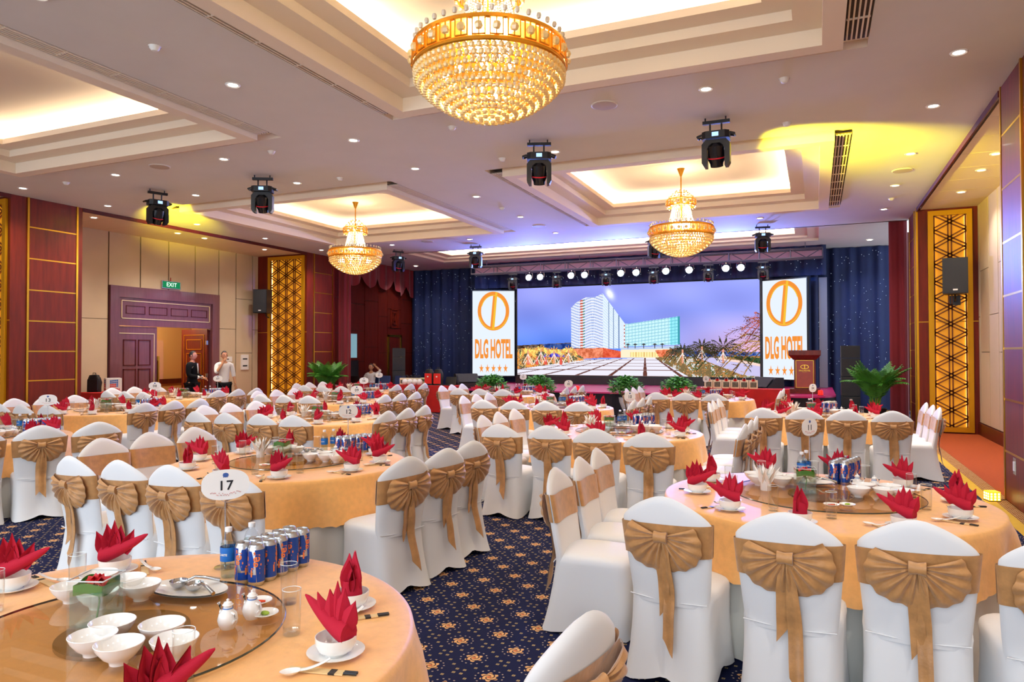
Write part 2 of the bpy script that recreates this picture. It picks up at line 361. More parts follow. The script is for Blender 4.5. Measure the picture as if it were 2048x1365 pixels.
# ------------------------------------------------ lattice screen builder (local: x across, z up, faces -Y)
def lattice(w, h, cols):
    b = MB(); hx = w/2; p = .36; q = .312
    def clip(x0, z0, dx, dz):
        lo, hi = -1e9, 1e9
        for (o, d, a, c) in ((x0, dx, -hx, hx), (z0, dz, 0, h)):
            if abs(d) < 1e-9:
                if o < a or o > c: return None
            else:
                t0, t1 = (a-o)/d, (c-o)/d
                if t0 > t1: t0, t1 = t1, t0
                lo, hi = max(lo, t0), min(hi, t1)
        return (lo, hi) if hi-lo > .03 else None
    def bar(x0, z0, dx, dz, off):
        n = math.hypot(dx, dz); dx /= n; dz /= n; c = clip(x0-dz*off, z0+dx*off, dx, dz)
        if not c: return
        xa, za = x0-dz*off+dx*c[0], z0+dx*off+dz*c[0]; xb, zb = x0-dz*off+dx*c[1], z0+dx*off+dz*c[1]
        M = Matrix.Rotation(-math.atan2(zb-za, xb-xa), 3, 'Y'); b.cbox(((xa+xb)/2, 0, (za+zb)/2), (c[1]-c[0], .022, .025), M=M)
    for k in range(-cols, cols+1):
        for s in (-1, 1): bar(k*q, 0, 0, 1, s*.031)
    n = int(h/p)+3
    for sgn in (-1, 1):
        for k in range(-4, n+4):
            for s in (-1, 1): bar(0, k*p, q, sgn*p/2, s*.031)
    return b
def lattice_side(parent, xa, xb, y, side):
    """wooden pillar flank at plane y (faces -Y), gold frame with backlit lattice; xa<xb frame limits"""
    w = xb-xa; cx = (xa+xb)/2; f = .1
    g = MB()
    for a in (xa, xb-f): g.box(a, a+f, y-.05, y, .03, 4.68)
    g.box(xa+f, xb-f, y-.05, y, .03, .03+f); g.box(xa+f, xb-f, y-.05, y, 4.68-f, 4.68); g.build('gold_frame', m_goldp, parent, smooth=0)
    MB().box(xa+f, xb-f, y+.03, y+.045, .13, 4.58).build('backing_panel', m_amber, parent, smooth=0)
    for a in (xa+f+.01, xb-f-.03): MB().box(a, a+.02, y+.005, y+.02, .15, 4.56).build('led_strip', m_led, parent, smooth=0)
    o = lattice(w-2*f, 4.45, 1 if w < 1.1 else 2).build('lattice', m_lat, parent, smooth=0, loc=(cx, y-.012, .13)); o['label'] = 'wooden lattice of interlocked triangles'
GZ = [.57, 1.16, 1.74, 2.34, 2.95, 3.57, 4.19]
def pillar(side, y0, y1, x_in, xa, xb, far):
    """x_in: room plane; body reaches outwards to far; lattice frame spans xa..xb on the -Y flank"""
    s = -1 if side == 'left' else 1; nm = 'pillar'
    lo, hi = min(x_in, far), max(x_in, far); core = MB()
    # flank is hollow behind the lattice
    core.box(lo, hi, y0+.07, y1, 0, 4.77); f = .1
    core.box(lo, xa+.02, y0, y0+.07, 0, 4.77); core.box(xb-.02, hi, y0, y0+.07, 0, 4.77); core.box(xa+.02, xb-.02, y0, y0+.07, 4.62, 4.77); core.box(xa+.02, xb-.02, y0, y0+.07, 0, .09)
    p = core.build(nm, m_wood, smooth=0); struct(p); p['label'] = 'mahogany pillar with gold strips and backlit lattice flank'
    L = y1-y0; ya, yb = y0+.33, y1-.12
    zs = [0]+GZ+[4.77]
    for z0, z1 in zip(zs[:-1], zs[1:]):
        if z1 - z0 > .05: MB().box(min(x_in-s*.012, x_in), max(x_in-s*.012, x_in), ya+.03, yb-.03, z0+.012, z1-.012).build('panel', m_wood if side == 'left' else m_wood, p, smooth=0)
    for z in GZ: MB().box(min(x_in-s*.014, x_in), max(x_in-s*.014, x_in), ya, yb, z-.012, z+.012).build('gold_strip', m_gold, p, smooth=0)
    for yy in (ya, yb): MB().box(min(x_in-s*.02, x_in), max(x_in-s*.02, x_in), yy-.02, yy+.02, 0, 4.77).build('gold_strip', m_gold, p, smooth=0)
    MB().box(lo, hi, y0-.004, y0, 2.33, 2.35).build('gold_strip', m_gold, p, smooth=0)
    MB().box(x_in-.02, x_in+.02, y0-.012, y0+.02, 0, 4.77).build('gold_strip', m_goldp, p, smooth=0) if side == 'right' else None
    lattice_side(p, xa, xb, y0-.005, side); return p
pl1 = pillar('left', 8.6, 10.05, -14.2, -15.68, -14.27, -16.3); pl2 = pillar('left', 17.2, 18.55, -14.2, -15.68, -14.27, -16.3)
pr1 = pillar('right', 8.5, 9.82, 2.0, 2.2, 3.0, 3.3); pr2 = pillar('right', 17.2, 18.5, 2.0, 2.2, 3.0, 3.3)
# niche soffits made of boards, with a shadow gap to the ceiling
def soffit(x0, x1, y0, y1, name, gapx):
    b = MB().box(x0, x1, y0, y1, 4.79, 4.83); o = struct(b.build(name, m_dark, smooth=0)); n = int((y1-y0)/.87)
    a, c = (x0, x1-.07) if gapx == x1 else (x0+.07, x1)
    for k in range(n):
        d = (y1-y0)/n; MB().box(a, c, y0+k*d+.006, y0+(k+1)*d-.006, 4.73, 4.79).build('board', m_soff, o, smooth=0)
    MB().box(gapx-.012, gapx+.012, y0, y1, 4.69, 4.80).build('edge_trim', m_wood2, o, smooth=0)
    return o
soffit(-16.3, -14.2, 10.05, 17.2, 'ceiling_niche_left', -14.2); soffit(2.0, 3.3, 9.82, 17.2, 'ceiling_niche_right', 2.0)
soffit(-16.3, -14.2, -6, 8.6, 'ceiling_niche_left_front', -14.2); soffit(2.0, 3.3, -6, 8.5, 'ceiling_niche_right_front', 2.0)
# left niche wall with separate cream panels and the doorway
XL = -16.1
wl = struct(MB().box(XL-.16, XL-.03, 10.05, 12.12, 0, 4.8).box(XL-.16, XL-.03, 15.55, 17.2, 0, 4.8).box(XL-.16, XL-.03, 12.12, 15.55, 3.3, 4.8).box(XL-.1, XL-.03, -6, 8.6, 0, 4.8).build('wall_left', m_dark, smooth=0))
def cpanel(parent, x, y0, y1, z0, z1, s=1): MB().box(min(x, x-s*.03), max(x, x-s*.03), y0+.017, y1-.017, z0+.006, z1-.006).build('panel', m_cream, parent, smooth=0)
for ya, yb, cuts in ((10.05, 11.2, [0, 2.5, 4.76]), (11.2, 12.08, [0, 2.55, 4.76]), (12.08, 12.98, [3.4, 4.76]), (12.98, 13.85, [3.4, 4.76]), (13.85, 14.74, [3.4, 4.76]), (14.74, 15.6, [3.4, 4.76]), (15.6, 16.27, [0, 2.42, 4.76]), (16.27, 16.95, [0, 1.7, 3.35, 4.76]), (16.95, 17.2, [0, 2.42, 4.76])):
    for a, c in zip(cuts[:-1], cuts[1:]): cpanel(wl, XL, ya, yb, a, c)
for k in range(12): cpanel(wl, XL, -6+k*1.21, -6+(k+1)*1.21, 0, 4.76)
XR = 3.1
wr = struct(MB().box(XR+.03, XR+.16, -6, 17.2, 0, 4.8).build('wall_right', m_dark, smooth=0))
ys = [17.2, 17.04, 16.23, 15.46, 14.65, 13.85, 13.05, 12.25, 11.4, 10.6, 9.8]
for k, (yb, ya) in enumerate(zip(ys[:-1], ys[1:])):
    cuts = [.25, 1.7, 3.35, 4.76] if k % 2 else [.25, 2.42, 4.76]
    for a, c in zip(cuts[:-1], cuts[1:]): cpanel(wr, XR, ya, yb, a, c, -1)
for k in range(12): cpanel(wr, XR, -6+k*1.2, -6+(k+1)*1.2, .25, 4.76, -1)
struct(MB().box(XR-.03, XR+.03, 9.82, 17.19, 0, .24).build('baseboard_right', m_wood2, smooth=0))
# doorway on the left
def doorway():
    d = struct(MB().box(XL-.1, XL+.06, 12.1, 12.34, 0, 3.4).box(XL-.1, XL+.06, 15.32, 15.58, 0, 3.4).box(XL-.1, XL+.06, 12.34, 15.32, 3.12, 3.4).build('door_1', m_door, smooth=0))
    f = MB().box(XL-.08, XL+.02, 12.34, 15.32, 2.4, 3.12).build('transom', m_door, d, smooth=0)
    x = XL+.022; w = MB()
    for y0, y1, z0, z1 in ((12.42, 15.24, 3.03, 3.05), (12.42, 15.24, 2.58, 2.6), (12.42, 12.44, 2.58, 3.05), (15.22, 15.24, 2.58, 3.05)): w.box(x, x+.012, y0, y1, z0, z1)
    w.build('gold_inlay', mat('pale_gold', 'efd9a0', .3, .4), d, smooth=0)
    for k in range(4):
        y0 = 12.55+k*.68; g = MB()
        for a, b_, z0, z1 in ((y0, y0+.56, 2.71, 2.725), (y0, y0+.56, 2.905, 2.92), (y0, y0+.015, 2.71, 2.92), (y0+.545, y0+.56, 2.71, 2.92)): g.box(x, x+.01, a, b_, z0, z1)
        g.build('panel_moulding', m_wood2, d, smooth=0)
    # closed leaf
    lf = MB().box(XL-.06, XL-.01, 12.34, 13.5, 0, 2.39).build('door_leaf', m_door, d, smooth=0)
    for y0, y1 in ((12.5, 12.87), (12.93, 13.3)):
        for z0, z1 in ((.15, 1.3), (1.38, 2.05)):
            g = MB()
            for a, b_, c, e in ((y0, y1, z0, z0+.025), (y0, y1, z1-.025, z1), (y0, y0+.025, z0, z1), (y1-.025, y1, z0, z1)): g.box(XL-.01, XL+.005, a, b_, c, e)
            g.build('panel_moulding', m_wood2, d, smooth=0)
    g = MB().box(XL-.01, XL+.004, 12.36, 13.42, 2.2, 2.22).box(XL-.01, XL+.004, 13.4, 13.42, .05, 2.2); g.build('gold_inlay', MATS['pale_gold'], d, smooth=0)
    MB().box(XL-.03, XL+.02, 13.5, 13.56, 0, 1.62).box(XL, XL+.05, 13.5, 13.53, .9, 1.5).build('door_handle', m_gold, d, smooth=0)
    # open leaf seen inside
    o2 = MB().box(XL-1.05, XL-.05, 15.22, 15.28, 0, 2.39).build('door_leaf', m_wood2, d, smooth=0)
    g = MB().box(XL-.95, XL-.15, 15.205, 15.22, 2.22, 2.235).box(XL-.95, XL-.935, 15.205, 15.22, .1, 2.22).box(XL-.17, XL-.155, 15.205, 15.22, .1, 2.22)
    for z0, z1 in ((.2, .9), (1.0, 1.7), (1.8, 2.1)):
        for a, b_, c, e in ((-.85, -.25, z0, z0+.02), (-.85, -.25, z1-.02, z1), (-.85, -.83, z0, z1), (-.27, -.25, z0, z1)): g.box(XL+a, XL+b_, 15.205, 15.22, c, e)
    g.build('gold_inlay', m_gold, d, smooth=0)
    MB().cbox((XL-.02, 15.18, 1.05), (.04, .07, .12)).cbox((XL-.02, 15.18, 2.0), (.04, .07, .12)).build('hinge', m_steel, d, smooth=0)
doorway()
cor = MB().box(-18.7, -18.6, 11, 17.5, 0, 3.2).box(-18.7, XL-.12, 16.9, 17.0, 0, 3.2).box(-18.7, XL-.12, 11.5, 11.6, 0, 3.2).box(-18.7, XL-.12, 11.5, 17, 3.0, 3.1)
cor = struct(cor.build('wall_corridor', mat('corridor_wall', 'd2a868', .8), smooth=0))
MB().box(-18.6, -18.55, 11.6, 16.9, 0, .12).box(-18.6, -18.55, 11.6, 16.9, .75, .9).build('dado_rail', m_wood2, cor, smooth=0)
# stage side wall (left) with red-brown panels, two openings
ws = struct(MB().box(-14.35, -14.23, 18.55, 23.4, 0, 4.85).build('wall_stage_left', m_dark, smooth=0))
Y5 = [18.55, 19.23, 20.2, 21.0, 21.6, 22.5, 23.35]
for k, (a, c) in enumerate(zip(Y5[:-1], Y5[1:])):
    cuts = [[0, 1.4, 2.35, 3.5, 4.8], [0, 1.4, 2.45, 3.35, 4.8], [0, 1.9, 3.5, 4.8], [0, 1.7, 3.0, 3.9, 4.8], [2.35, 2.6, 3.3, 4.8], [0, 1.7, 2.8, 3.7, 4.8]][k]
    for z0, z1 in zip(cuts[:-1], cuts[1:]): MB().box(-14.23, -14.2, a+.01, c-.01, z0+.01, z1-.01).build('panel', m_wood2, ws, smooth=0)
g = MB()
for i, (a, c) in enumerate(((21.8, 2.62), (21.92, 2.74), (22.02, 2.84))):
    e, t_ = 44.1-a, 5.92-c
    g.box(-14.2, -14.17, a, e, c, c+.025).box(-14.2, -14.17, a, e, t_-.025, t_).box(-14.2, -14.17, a, a+.03, c, t_).box(-14.2, -14.17, e-.03, e, c, t_)
g.build('carved_moulding', m_wood, ws, smooth=0)
dn = MB().box(-14.2, -14.16, 21.6, 21.68, 0, 2.35).box(-14.2, -14.16, 22.42, 22.5, 0, 2.35).box(-14.2, -14.16, 21.6, 22.5, 2.28, 2.36); dn = struct(dn.build('door_2', m_gold, smooth=0))
MB().box(-14.21, -14.18, 21.68, 22.42, 0, 2.28).build('door_leaf', m_wood2, dn, smooth=0)
wn = struct(MB().box(-14.2, -14.15, 19.1, 19.16, 1.5, 2.4).box(-14.2, -14.15, 19.72, 19.78, 1.5, 2.4).box(-14.2, -14.15, 19.1, 19.78, 2.34, 2.42).box(-14.2, -14.15, 19.1, 19.78, 1.48, 1.54).build('window_1', m_wood2, smooth=0))
MB().box(-14.2, -14.17, 19.16, 19.72, 1.54, 2.34).build('pane', mat('blue_pane', '8fc3cf', .3, emit='8fc3cf', es=.35), wn, smooth=0)
MB().box(-14.2, -14.16, 19.16, 19.8, .0, 1.45).build('dark_opening', m_black, wn, smooth=0)
# ================================================================= STAGE
SZ = .65
def stage():
    b = MB(); pts = [(-9.85, 18.15), (-.4, 18.15)] + [(-.4+.85*sin(a), 19.0-.85*cos(a)) for a in [rad(15*k) for k in range(1, 7)]] + [(.45, 23.3), (-10.9, 23.3), (-10.9, 21)]
    b.prism(pts, SZ-.04, SZ); o = b.build('stage', mat('stage_carpet', 'cc2e70', .35, spec=.4, var=.05), smooth=0); struct(o); o['label'] = 'low stage with glossy magenta carpet and black skirt'
    sk = MB(); n = len(pts)
    def P(t):
        s = t*(n-1); i = min(int(s), n-2); f = s-i; return pts[i][0]*(1-f)+pts[i+1][0]*f, pts[i][1]*(1-f)+pts[i+1][1]*f
    cum = [0]
    for a, c in zip(pts[:-1], pts[1:]): cum.append(cum[-1]+math.hypot(c[0]-a[0], c[1]-a[1]))
    def Q(s):
        for i in range(n-1):
            if s <= cum[i+1]+1e-6:
                f = (s-cum[i])/(cum[i+1]-cum[i]); return pts[i][0]*(1-f)+pts[i+1][0]*f, pts[i][1]*(1-f)+pts[i+1][1]*f
    N_ = 300
    sk.grid(lambda u, v: (Q(u*cum[-1]*.999)[0], Q(u*cum[-1]*.999)[1]+.03+.02*sin(u*cum[-1]*28), v*(SZ-.04)), N_, 2)
    sk.build('stage_skirt', mat('black_skirt', '1b1020', .7), o)
stage()
def curtain(name, pts, z0, z1, m, wave=.05, freq=9, nz=3, per=26, zf=None):
    b = MB(); cum = [0]
    for a, c in zip(pts[:-1], pts[1:]): cum.append(cum[-1]+math.hypot(c[0]-a[0], c[1]-a[1]))
    L = cum[-1]; ph = [random.uniform(0, 6) for _ in range(3)]
    def f(u, v):
        s = u*L*.9999; i = max(k for k in range(len(cum)-1) if cum[k] <= s); t = (s-cum[i])/(cum[i+1]-cum[i]); a, c = pts[i], pts[i+1]
        dx, dy = (c[0]-a[0])/(cum[i+1]-cum[i]), (c[1]-a[1])/(cum[i+1]-cum[i])
        w = wave*(sin(s*freq*2+ph[0])*.6+sin(s*freq*3.3+ph[1])*.3+sin(s*freq*.7+ph[2])*.4)
        zb = zf(u) if zf else z0
        return (a[0]*(1-t)+c[0]*t-dy*w, a[1]*(1-t)+c[1]*t+dx*w, zb+(z1-zb)*v)
    b.grid(f, int(L*per)+2, nz); return b.build(name, m, smooth=60)
bc = curtain('stage_curtain', [(-14.15, 23.2), (-10.4, 23.25), (2.0, 23.2)], .02, 4.82, m_navy, .05, 8); tag(bc, 'dark blue star-cloth curtain across the whole back of the stage', 'curtain')
st = MB()
for k in range(420):
    x = random.choice([random.uniform(-14, -11), random.uniform(0, 1.9), random.uniform(-13.8, 1.9)]); st.ball((x, 23.1, random.uniform(.9, 4.7)), .0065, 4, 2)
o = st.build('star_lights', emat('star_emission', 'cfe6ff', 1.6), bc); stuff(o)
vb = curtain('curtain_valance', [(-11.05, 22.35), (.3, 22.35)], 3.95, 4.84, m_navy, .04, 8); tag(vb, 'blue star-cloth valance hanging above the video screens', 'curtain')
st = MB()
for k in range(90): st.ball((random.uniform(-11, .2), 22.27, random.uniform(4, 4.5)), .007, 4, 2)
stuff(st.build('star_lights', MATS.get('x') or D.materials['star_emission'], vb))
lg = curtain('side_curtain', [(-.12, 22.6), (.08, 22.6)], SZ, 4.3, m_navy, .04, 9); tag(lg, 'blue curtain leg just right of the right hotel screen', 'curtain')
tag(curtain('red_curtain', [(1.6, 18.75), (1.98, 18.7), (1.99, 19.0)], .02, 4.8, m_rcur, .03, 14, per=60), 'tall red velvet curtain at the right edge of the stage', 'curtain')
tag(curtain('red_curtain', [(-14.18, 18.75), (-13.72, 18.75)], .02, 4.8, m_rcur, .03, 14, per=60), 'tall red velvet curtain beside the left pillar at stage', 'curtain')
vl = curtain('swag_valance', [(-14.05, 18.9), (-14.05, 23.1)], 4.1, 4.82, m_rcur, .05, 6, per=30, zf=lambda u: 4.35-.42*abs(sin(u*PI*4.5))**.6-.15*(u > .8)); tag(vl, 'red velvet valance with scalloped swags along the stage side wall', 'curtain')
# white column leaning behind the stage edge
tag(MB().prism([(.1, 22.6), (.32, 22.6), (.32, 22.75), (.1, 22.75)], .66, 3.9).build('grey_column', mat('grey_paint', '7d7a80', .6), smooth=0), 'narrow grey column between curtain and right stage speaker', 'column')

# ---------------- LED wall picture painted cell by cell on the display panels (it is a flat lit image)
def led_image(w, h):
    img = np.zeros((h, w, 3)); V, U = np.mgrid[0:h, 0:w]; U = (U+.5)/w; V = (V+.5)/h
    def octave(k):
        c = RNG.rand(h//k+3, w//k+3); y = np.arange(h)/k; x = np.arange(w)/k; yi, xi = y.astype(int), x.astype(int); fy, fx = (y-yi)[:, None], (x-xi)[None]
        fy, fx = fy*fy*(3-2*fy), fx*fx*(3-2*fx); g = lambda a, b: c[np.ix_(yi+a, xi+b)]; return g(0, 0)*(1-fy)*(1-fx)+g(1, 0)*fy*(1-fx)+g(0, 1)*(1-fy)*fx+g(1, 1)*fy*fx
    n1 = .4*octave(9)+.3*octave(4)+.3*octave(2); n1 = np.argsort(np.argsort(n1.ravel())).reshape(h, w)/(h*w)
    def lerp(a, b, t): return np.array(a)*(1-t[..., None])+np.array(b)*t[..., None]
    t = np.clip(V/.68, 0, 1); sky = lerp((.60, .62, .95), (.36, .54, .96), t**1.6); pink = lerp((.60, .64, .98), (.93, .74, .88), np.clip((V-.3)/.4, 0, 1)); k = np.clip((U-.45)/.5, 0, 1)[..., None]
    img[:] = sky*(1-k)+pink*k
    cl = .02*np.sin(U*9+V*14)+.02*np.sin(U*21-V*9); img += cl[..., None]
    def poly(pts, c, noise=0):
        m = np.zeros((h, w), bool); n = len(pts)
        for i in range(n):
            (x1, y1), (x2, y2) = pts[i], pts[(i+1) % n]
            if y1 == y2: continue
            cnd = ((y1 > V) != (y2 > V)) & (U < (x2-x1)*(V-y1)/(y2-y1)+x1); m ^= cnd
        if c is not None: img[m] = np.array(c)+(noise*(n1[m]-.5))[:, None] if noise else c
        return m
    # distant land and trees
    poly([(0, .66), (.26, .63), (.3, .7), (.3, .82), (0, .93)], (.35, .27, .22), .3); poly([(.12, .65), (.26, .64), (.27, .74), (.14, .76)], (.16, .27, .55), .2)
    # main wing: side with balconies
    A = [(.246, .24), (.27, .18), (.31, .13), (.35, .13), (.385, .09), (.385, .70), (.246, .69)]; m = poly(A, (.78, .85, .99))
    fl_ = (V*32+.6*np.sin(U*60)) % 1
    img[m & (fl_ < .35)] = (.97, .97, 1); img[m & (fl_ > .8)] = (.52, .58, .80)
    c1 = m & (abs(U-.292) < .006) & (fl_ > .4); img[c1] = (.80, .38, .30); c1 = m & (abs(U-.303) < .004) & (fl_ > .5); img[c1] = (.3, .55, .5)
    m = poly([(.385, .09), (.478, .43), (.478, .70), (.385, .70)], (.90, .95, 1)); t2 = ((V-.09-(U-.385)*3.6)*30/(1-(U-.385)*4.5)) % 1
    img[m & (t2 < .25)] = (.75, .85, .95)
    for uu in (.41, .43, .452): img[m & (abs(U-uu) < .0025)] = (.45, .55, .72)
    m = poly([(.474, .43), (.49, .43), (.49, .69), (.474, .69)], (.75, .45, .42)); img[m & (((V*26) % 1) < .5)] = (.97, .97, 1)
    m = poly([(.478, .435), (.70, .36), (.70, .66), (.478, .68)], (.80, .96, .99)); t2 = ((V-.435+(U-.478)*.33)*30) % 1
    img[m & (t2 < .3)] = (.62, .82, .90)
    m2 = m & ((U*75) % 1 < .18); img[m2] = (.50, .78, .82); img[m & (U > .66)] *= np.array((.75, .97, .98)); img[m & (U > .692)] = (.25, .62, .68)
    # podium and lit entrance
    poly([(.26, .70), (.385, .69), (.385, .80), (.26, .82)], (.90, .50, .36), .25); poly([(.385, .69), (.48, .74), (.48, .80), (.385, .80)], (.88, .36, .24), .15)
    poly([(.46, .71), (.68, .69), (.70, .80), (.46, .80)], (.99, .93, .80)); m = poly([(.5, .74), (.62, .74), (.62, .79), (.5, .79)], (1, .93, .65)); img[m & ((U*90) % 1 < .2)] = (.85, .62, .35)
    poly([(.46, .69), (.70, .67), (.70, .70), (.46, .715)], (.75, .82, .93)); poly([(.60, .72), (.72, .70), (.74, .80), (.62, .80)], (.88, .45, .30), .3)
    for uu in (.49, .52, .555, .60, .63): poly([(uu-.012, .66), (uu, .645), (uu+.012, .66), (uu+.002, .662), (uu+.002, .70), (uu-.002, .70), (uu-.002, .662)], (.28, .26, .28))
    # paved square in perspective
    m = poly([(0, .93), (.30, .82), (.60, .80), (.735, 1), (0, 1)], (.93, .92, .97)); vx, vy = .56, .72
    dep = 1/np.maximum(V-vy, .01); a = (U-vx)*dep
    img[m & ((np.abs(((a*1.9) % 1)-.5) > .44))] = (.42, .25, .22); img[m & (np.abs(((dep*.85) % 1)-.5) > .42)] = (.55, .42, .42)
    # left garden with lit palms
    m = poly([(0, .70), (.10, .68), (.25, .72), (.30, .80), (.30, .83), (0, .93)], None); sel = n1
    img[m & (sel < .35)] = (.95, .62, .30); img[m & (sel > .55)] = (.98, .85, .55); img[m & (sel > .72)] = (.45, .26, .16); img[m & (sel > .86)] = (.36, .40, .30)
    m = poly([(.13, .75), (.20, .74), (.22, .79), (.12, .80)], (.35, .30, .75), .4)
    for uu in (.05, .09, .13, .20): poly([(uu, .80), (uu+.003, .80), (uu+.02, .88), (uu+.016, .88)], (.98, .94, .9)); poly([(uu, .80), (uu+.003, .80), (uu-.014, .88), (uu-.018, .88)], (.98, .94, .9)); poly([(uu-.005, .79), (uu+.006, .79), (uu+.006, .88), (uu-.005, .88)], (.90, .35, .30))
    # right: beds, road, palms
    m = poly([(.60, .80), (.70, .76), (1, .78), (1, 1), (.735, 1)], (.50, .42, .28)); img[m & (n1 > .45)] = (.80, .55, .34); img[m & (n1 > .68)] = (.22, .38, .20); img[m & (n1 > .88)] = (.85, .82, .80)
    poly([(.76, .79), (.84, .80), (1, .86), (1, .99), (.93, .97)], (.80, .77, .93)); poly([(.84, .80), (1, .845), (1, .885), (.86, .82)], (.98, .85, .80)); poly([(.88, .78), (1, .80), (1, .86), (.9, .80)], (.20, .30, .18), .2)
    poly([(.70, .73), (1, .74), (1, .78), (.70, .79)], (.30, .42, .72), .5)
    def stroke(x0, y0, x1, y1, wd, c):
        dx, dy = (x1-x0)*2.66, y1-y0; L2 = dx*dx+dy*dy+1e-9; px, py = (U-x0)*2.66, V-y0; t_ = np.clip((px*dx+py*dy)/L2, 0, 1); m_ = (px-dx*t_)**2+(py-dy*t_)**2 < wd*wd; img[m_] = c
    rr = random.Random(4)
    def palm(cx, cy_, r, c, n=12, a0=-.25, a1=PI+.25, trunk=True, wd=.0045):
        for k in range(n):
            an = a0+(a1-a0)*k/(n-1); P = [(cx+r*cos(an)*q, cy_-r*2.1*sin(an)*q+r*1.9*q*q*(.35+.5*abs(cos(an)))) for q in (0, .2, .4, .6, .8, 1)]
            for (xa, ya), (xb, yb) in zip(P[:-1], P[1:]):
                sh = rr.uniform(.75, 1.5); col = np.clip(np.array(c)*sh, 0, 1); stroke(xa, ya, xb, yb, wd*.8, col)
                for q in (.0, .5):
                    x_, y_ = xa+(xb-xa)*q, ya+(yb-ya)*q; stroke(x_, y_, x_+(xb-xa)*.55, y_+min(r, .1)*.45, wd*.4, col); stroke(x_, y_, x_+(xb-xa)*.7, y_-min(r, .1)*.14, wd*.4, col*1.15)
        if trunk:
            stroke(cx, cy_, cx, cy_+.13, .010, (.92, .62, .50)); stroke(cx, cy_+.03, cx-.022, cy_+.13, .004, (1, .95, .9)); stroke(cx, cy_+.03, cx+.022, cy_+.13, .004, (1, .95, .9)); stroke(cx, cy_+.03, cx+.008, cy_+.14, .003, (1, .95, .9))
    for q in (.68, .72, .80): palm(q, .735, .045, (.30, .24, .14), 9, trunk=False)
    palm(.71, .72, .055, (.20, .20, .18)); palm(.785, .69, .07, (.22, .20, .15)); palm(.865, .715, .105, (.20, .18, .13), 14)
    palm(1.03, .55, .20, (.34, .22, .15), 6, PI*.5, PI*1.22, False, .004); palm(1.03, .66, .17, (.48, .36, .18), 5, PI*.7, PI*1.25, False, .006); palm(1.02, .42, .09, (.5, .24, .16), 6, PI*.5, PI*1.2, False, .005)
    for q, yy in ((.05, .73), (.11, .71), (.17, .73), (.235, .72)): palm(q, yy, .038, (.96, .66, .34), 11)
    m = ((U-.415)/.022)**2+((V-.10-(U-.415)*1.5)/.065)**2; img += np.exp(-m*1.6)[..., None]*.5
    return np.clip(img, 0, 1)
def display(img, w, h, name, parent):
    H_, W_ = img.shape[:2]; xs = np.linspace(-w/2, w/2, W_+1); zs = np.linspace(h, 0, H_+1)
    v = np.zeros(((W_+1)*(H_+1), 3)); gx, gz = np.meshgrid(xs, zs); v[:, 0] = gx.ravel(); v[:, 2] = gz.ravel()
    i = np.arange(W_*H_); r, c = i//W_, i % W_; a = r*(W_+1)+c; f = np.stack([a, a+W_+1, a+W_+2, a+1], 1)
    me = D.meshes.new(name); me.vertices.add(len(v)); me.vertices.foreach_set('co', v.ravel()); me.loops.add(f.size); me.loops.foreach_set('vertex_index', f.ravel().astype(np.int32))
    me.polygons.add(len(f)); me.polygons.foreach_set('loop_start', np.arange(0, f.size, 4, dtype=np.int32)); me.update()
    at = me.color_attributes.new('Col', 'FLOAT_COLOR', 'CORNER'); c3 = img.reshape(-1, 3); c3 = np.where(c3 <= .04045, c3/12.92, ((c3+.055)/1.055)**2.4)
    col = np.ones((len(f), 4, 4)); col[:, :, :3] = c3[:, None, :]; at.data.foreach_set('color', col.ravel()); me.validate()
    m, N, L, b = newmat(name+'_emission'); e = N.new('ShaderNodeEmission'); e.inputs[1].default_value = .88; an = N.new('ShaderNodeAttribute'); an.attribute_name = 'Col'; L.new(an.outputs['Color'], e.inputs[0]); L.new(e.outputs[0], N['Material Output'].inputs[0])
    me.materials.append(m); return link(name, me, parent)
ms = empty('video_wall', (-5.54, 22.6, .93)); tag(ms, 'wide video wall on the stage showing a white hotel under violet sky', 'screen')
MB().box(-4.05, 4.05, .02, .25, -.03, 3.04).build('screen_housing', m_black, ms, smooth=0); display(led_image(600, 226), 7.98, 3.0, 'display', ms)
MB().box(-4.0, 4.0, -.15, .25, -.28, -.03).build('plinth', m_black, ms, smooth=0)
m_scr = emat('screen_white', 'eaf4ff', .84); m_oran = emat('logo_orange', 'f79438', .84); m_or2 = emat('logo_yellow', 'f7c23a', .84)
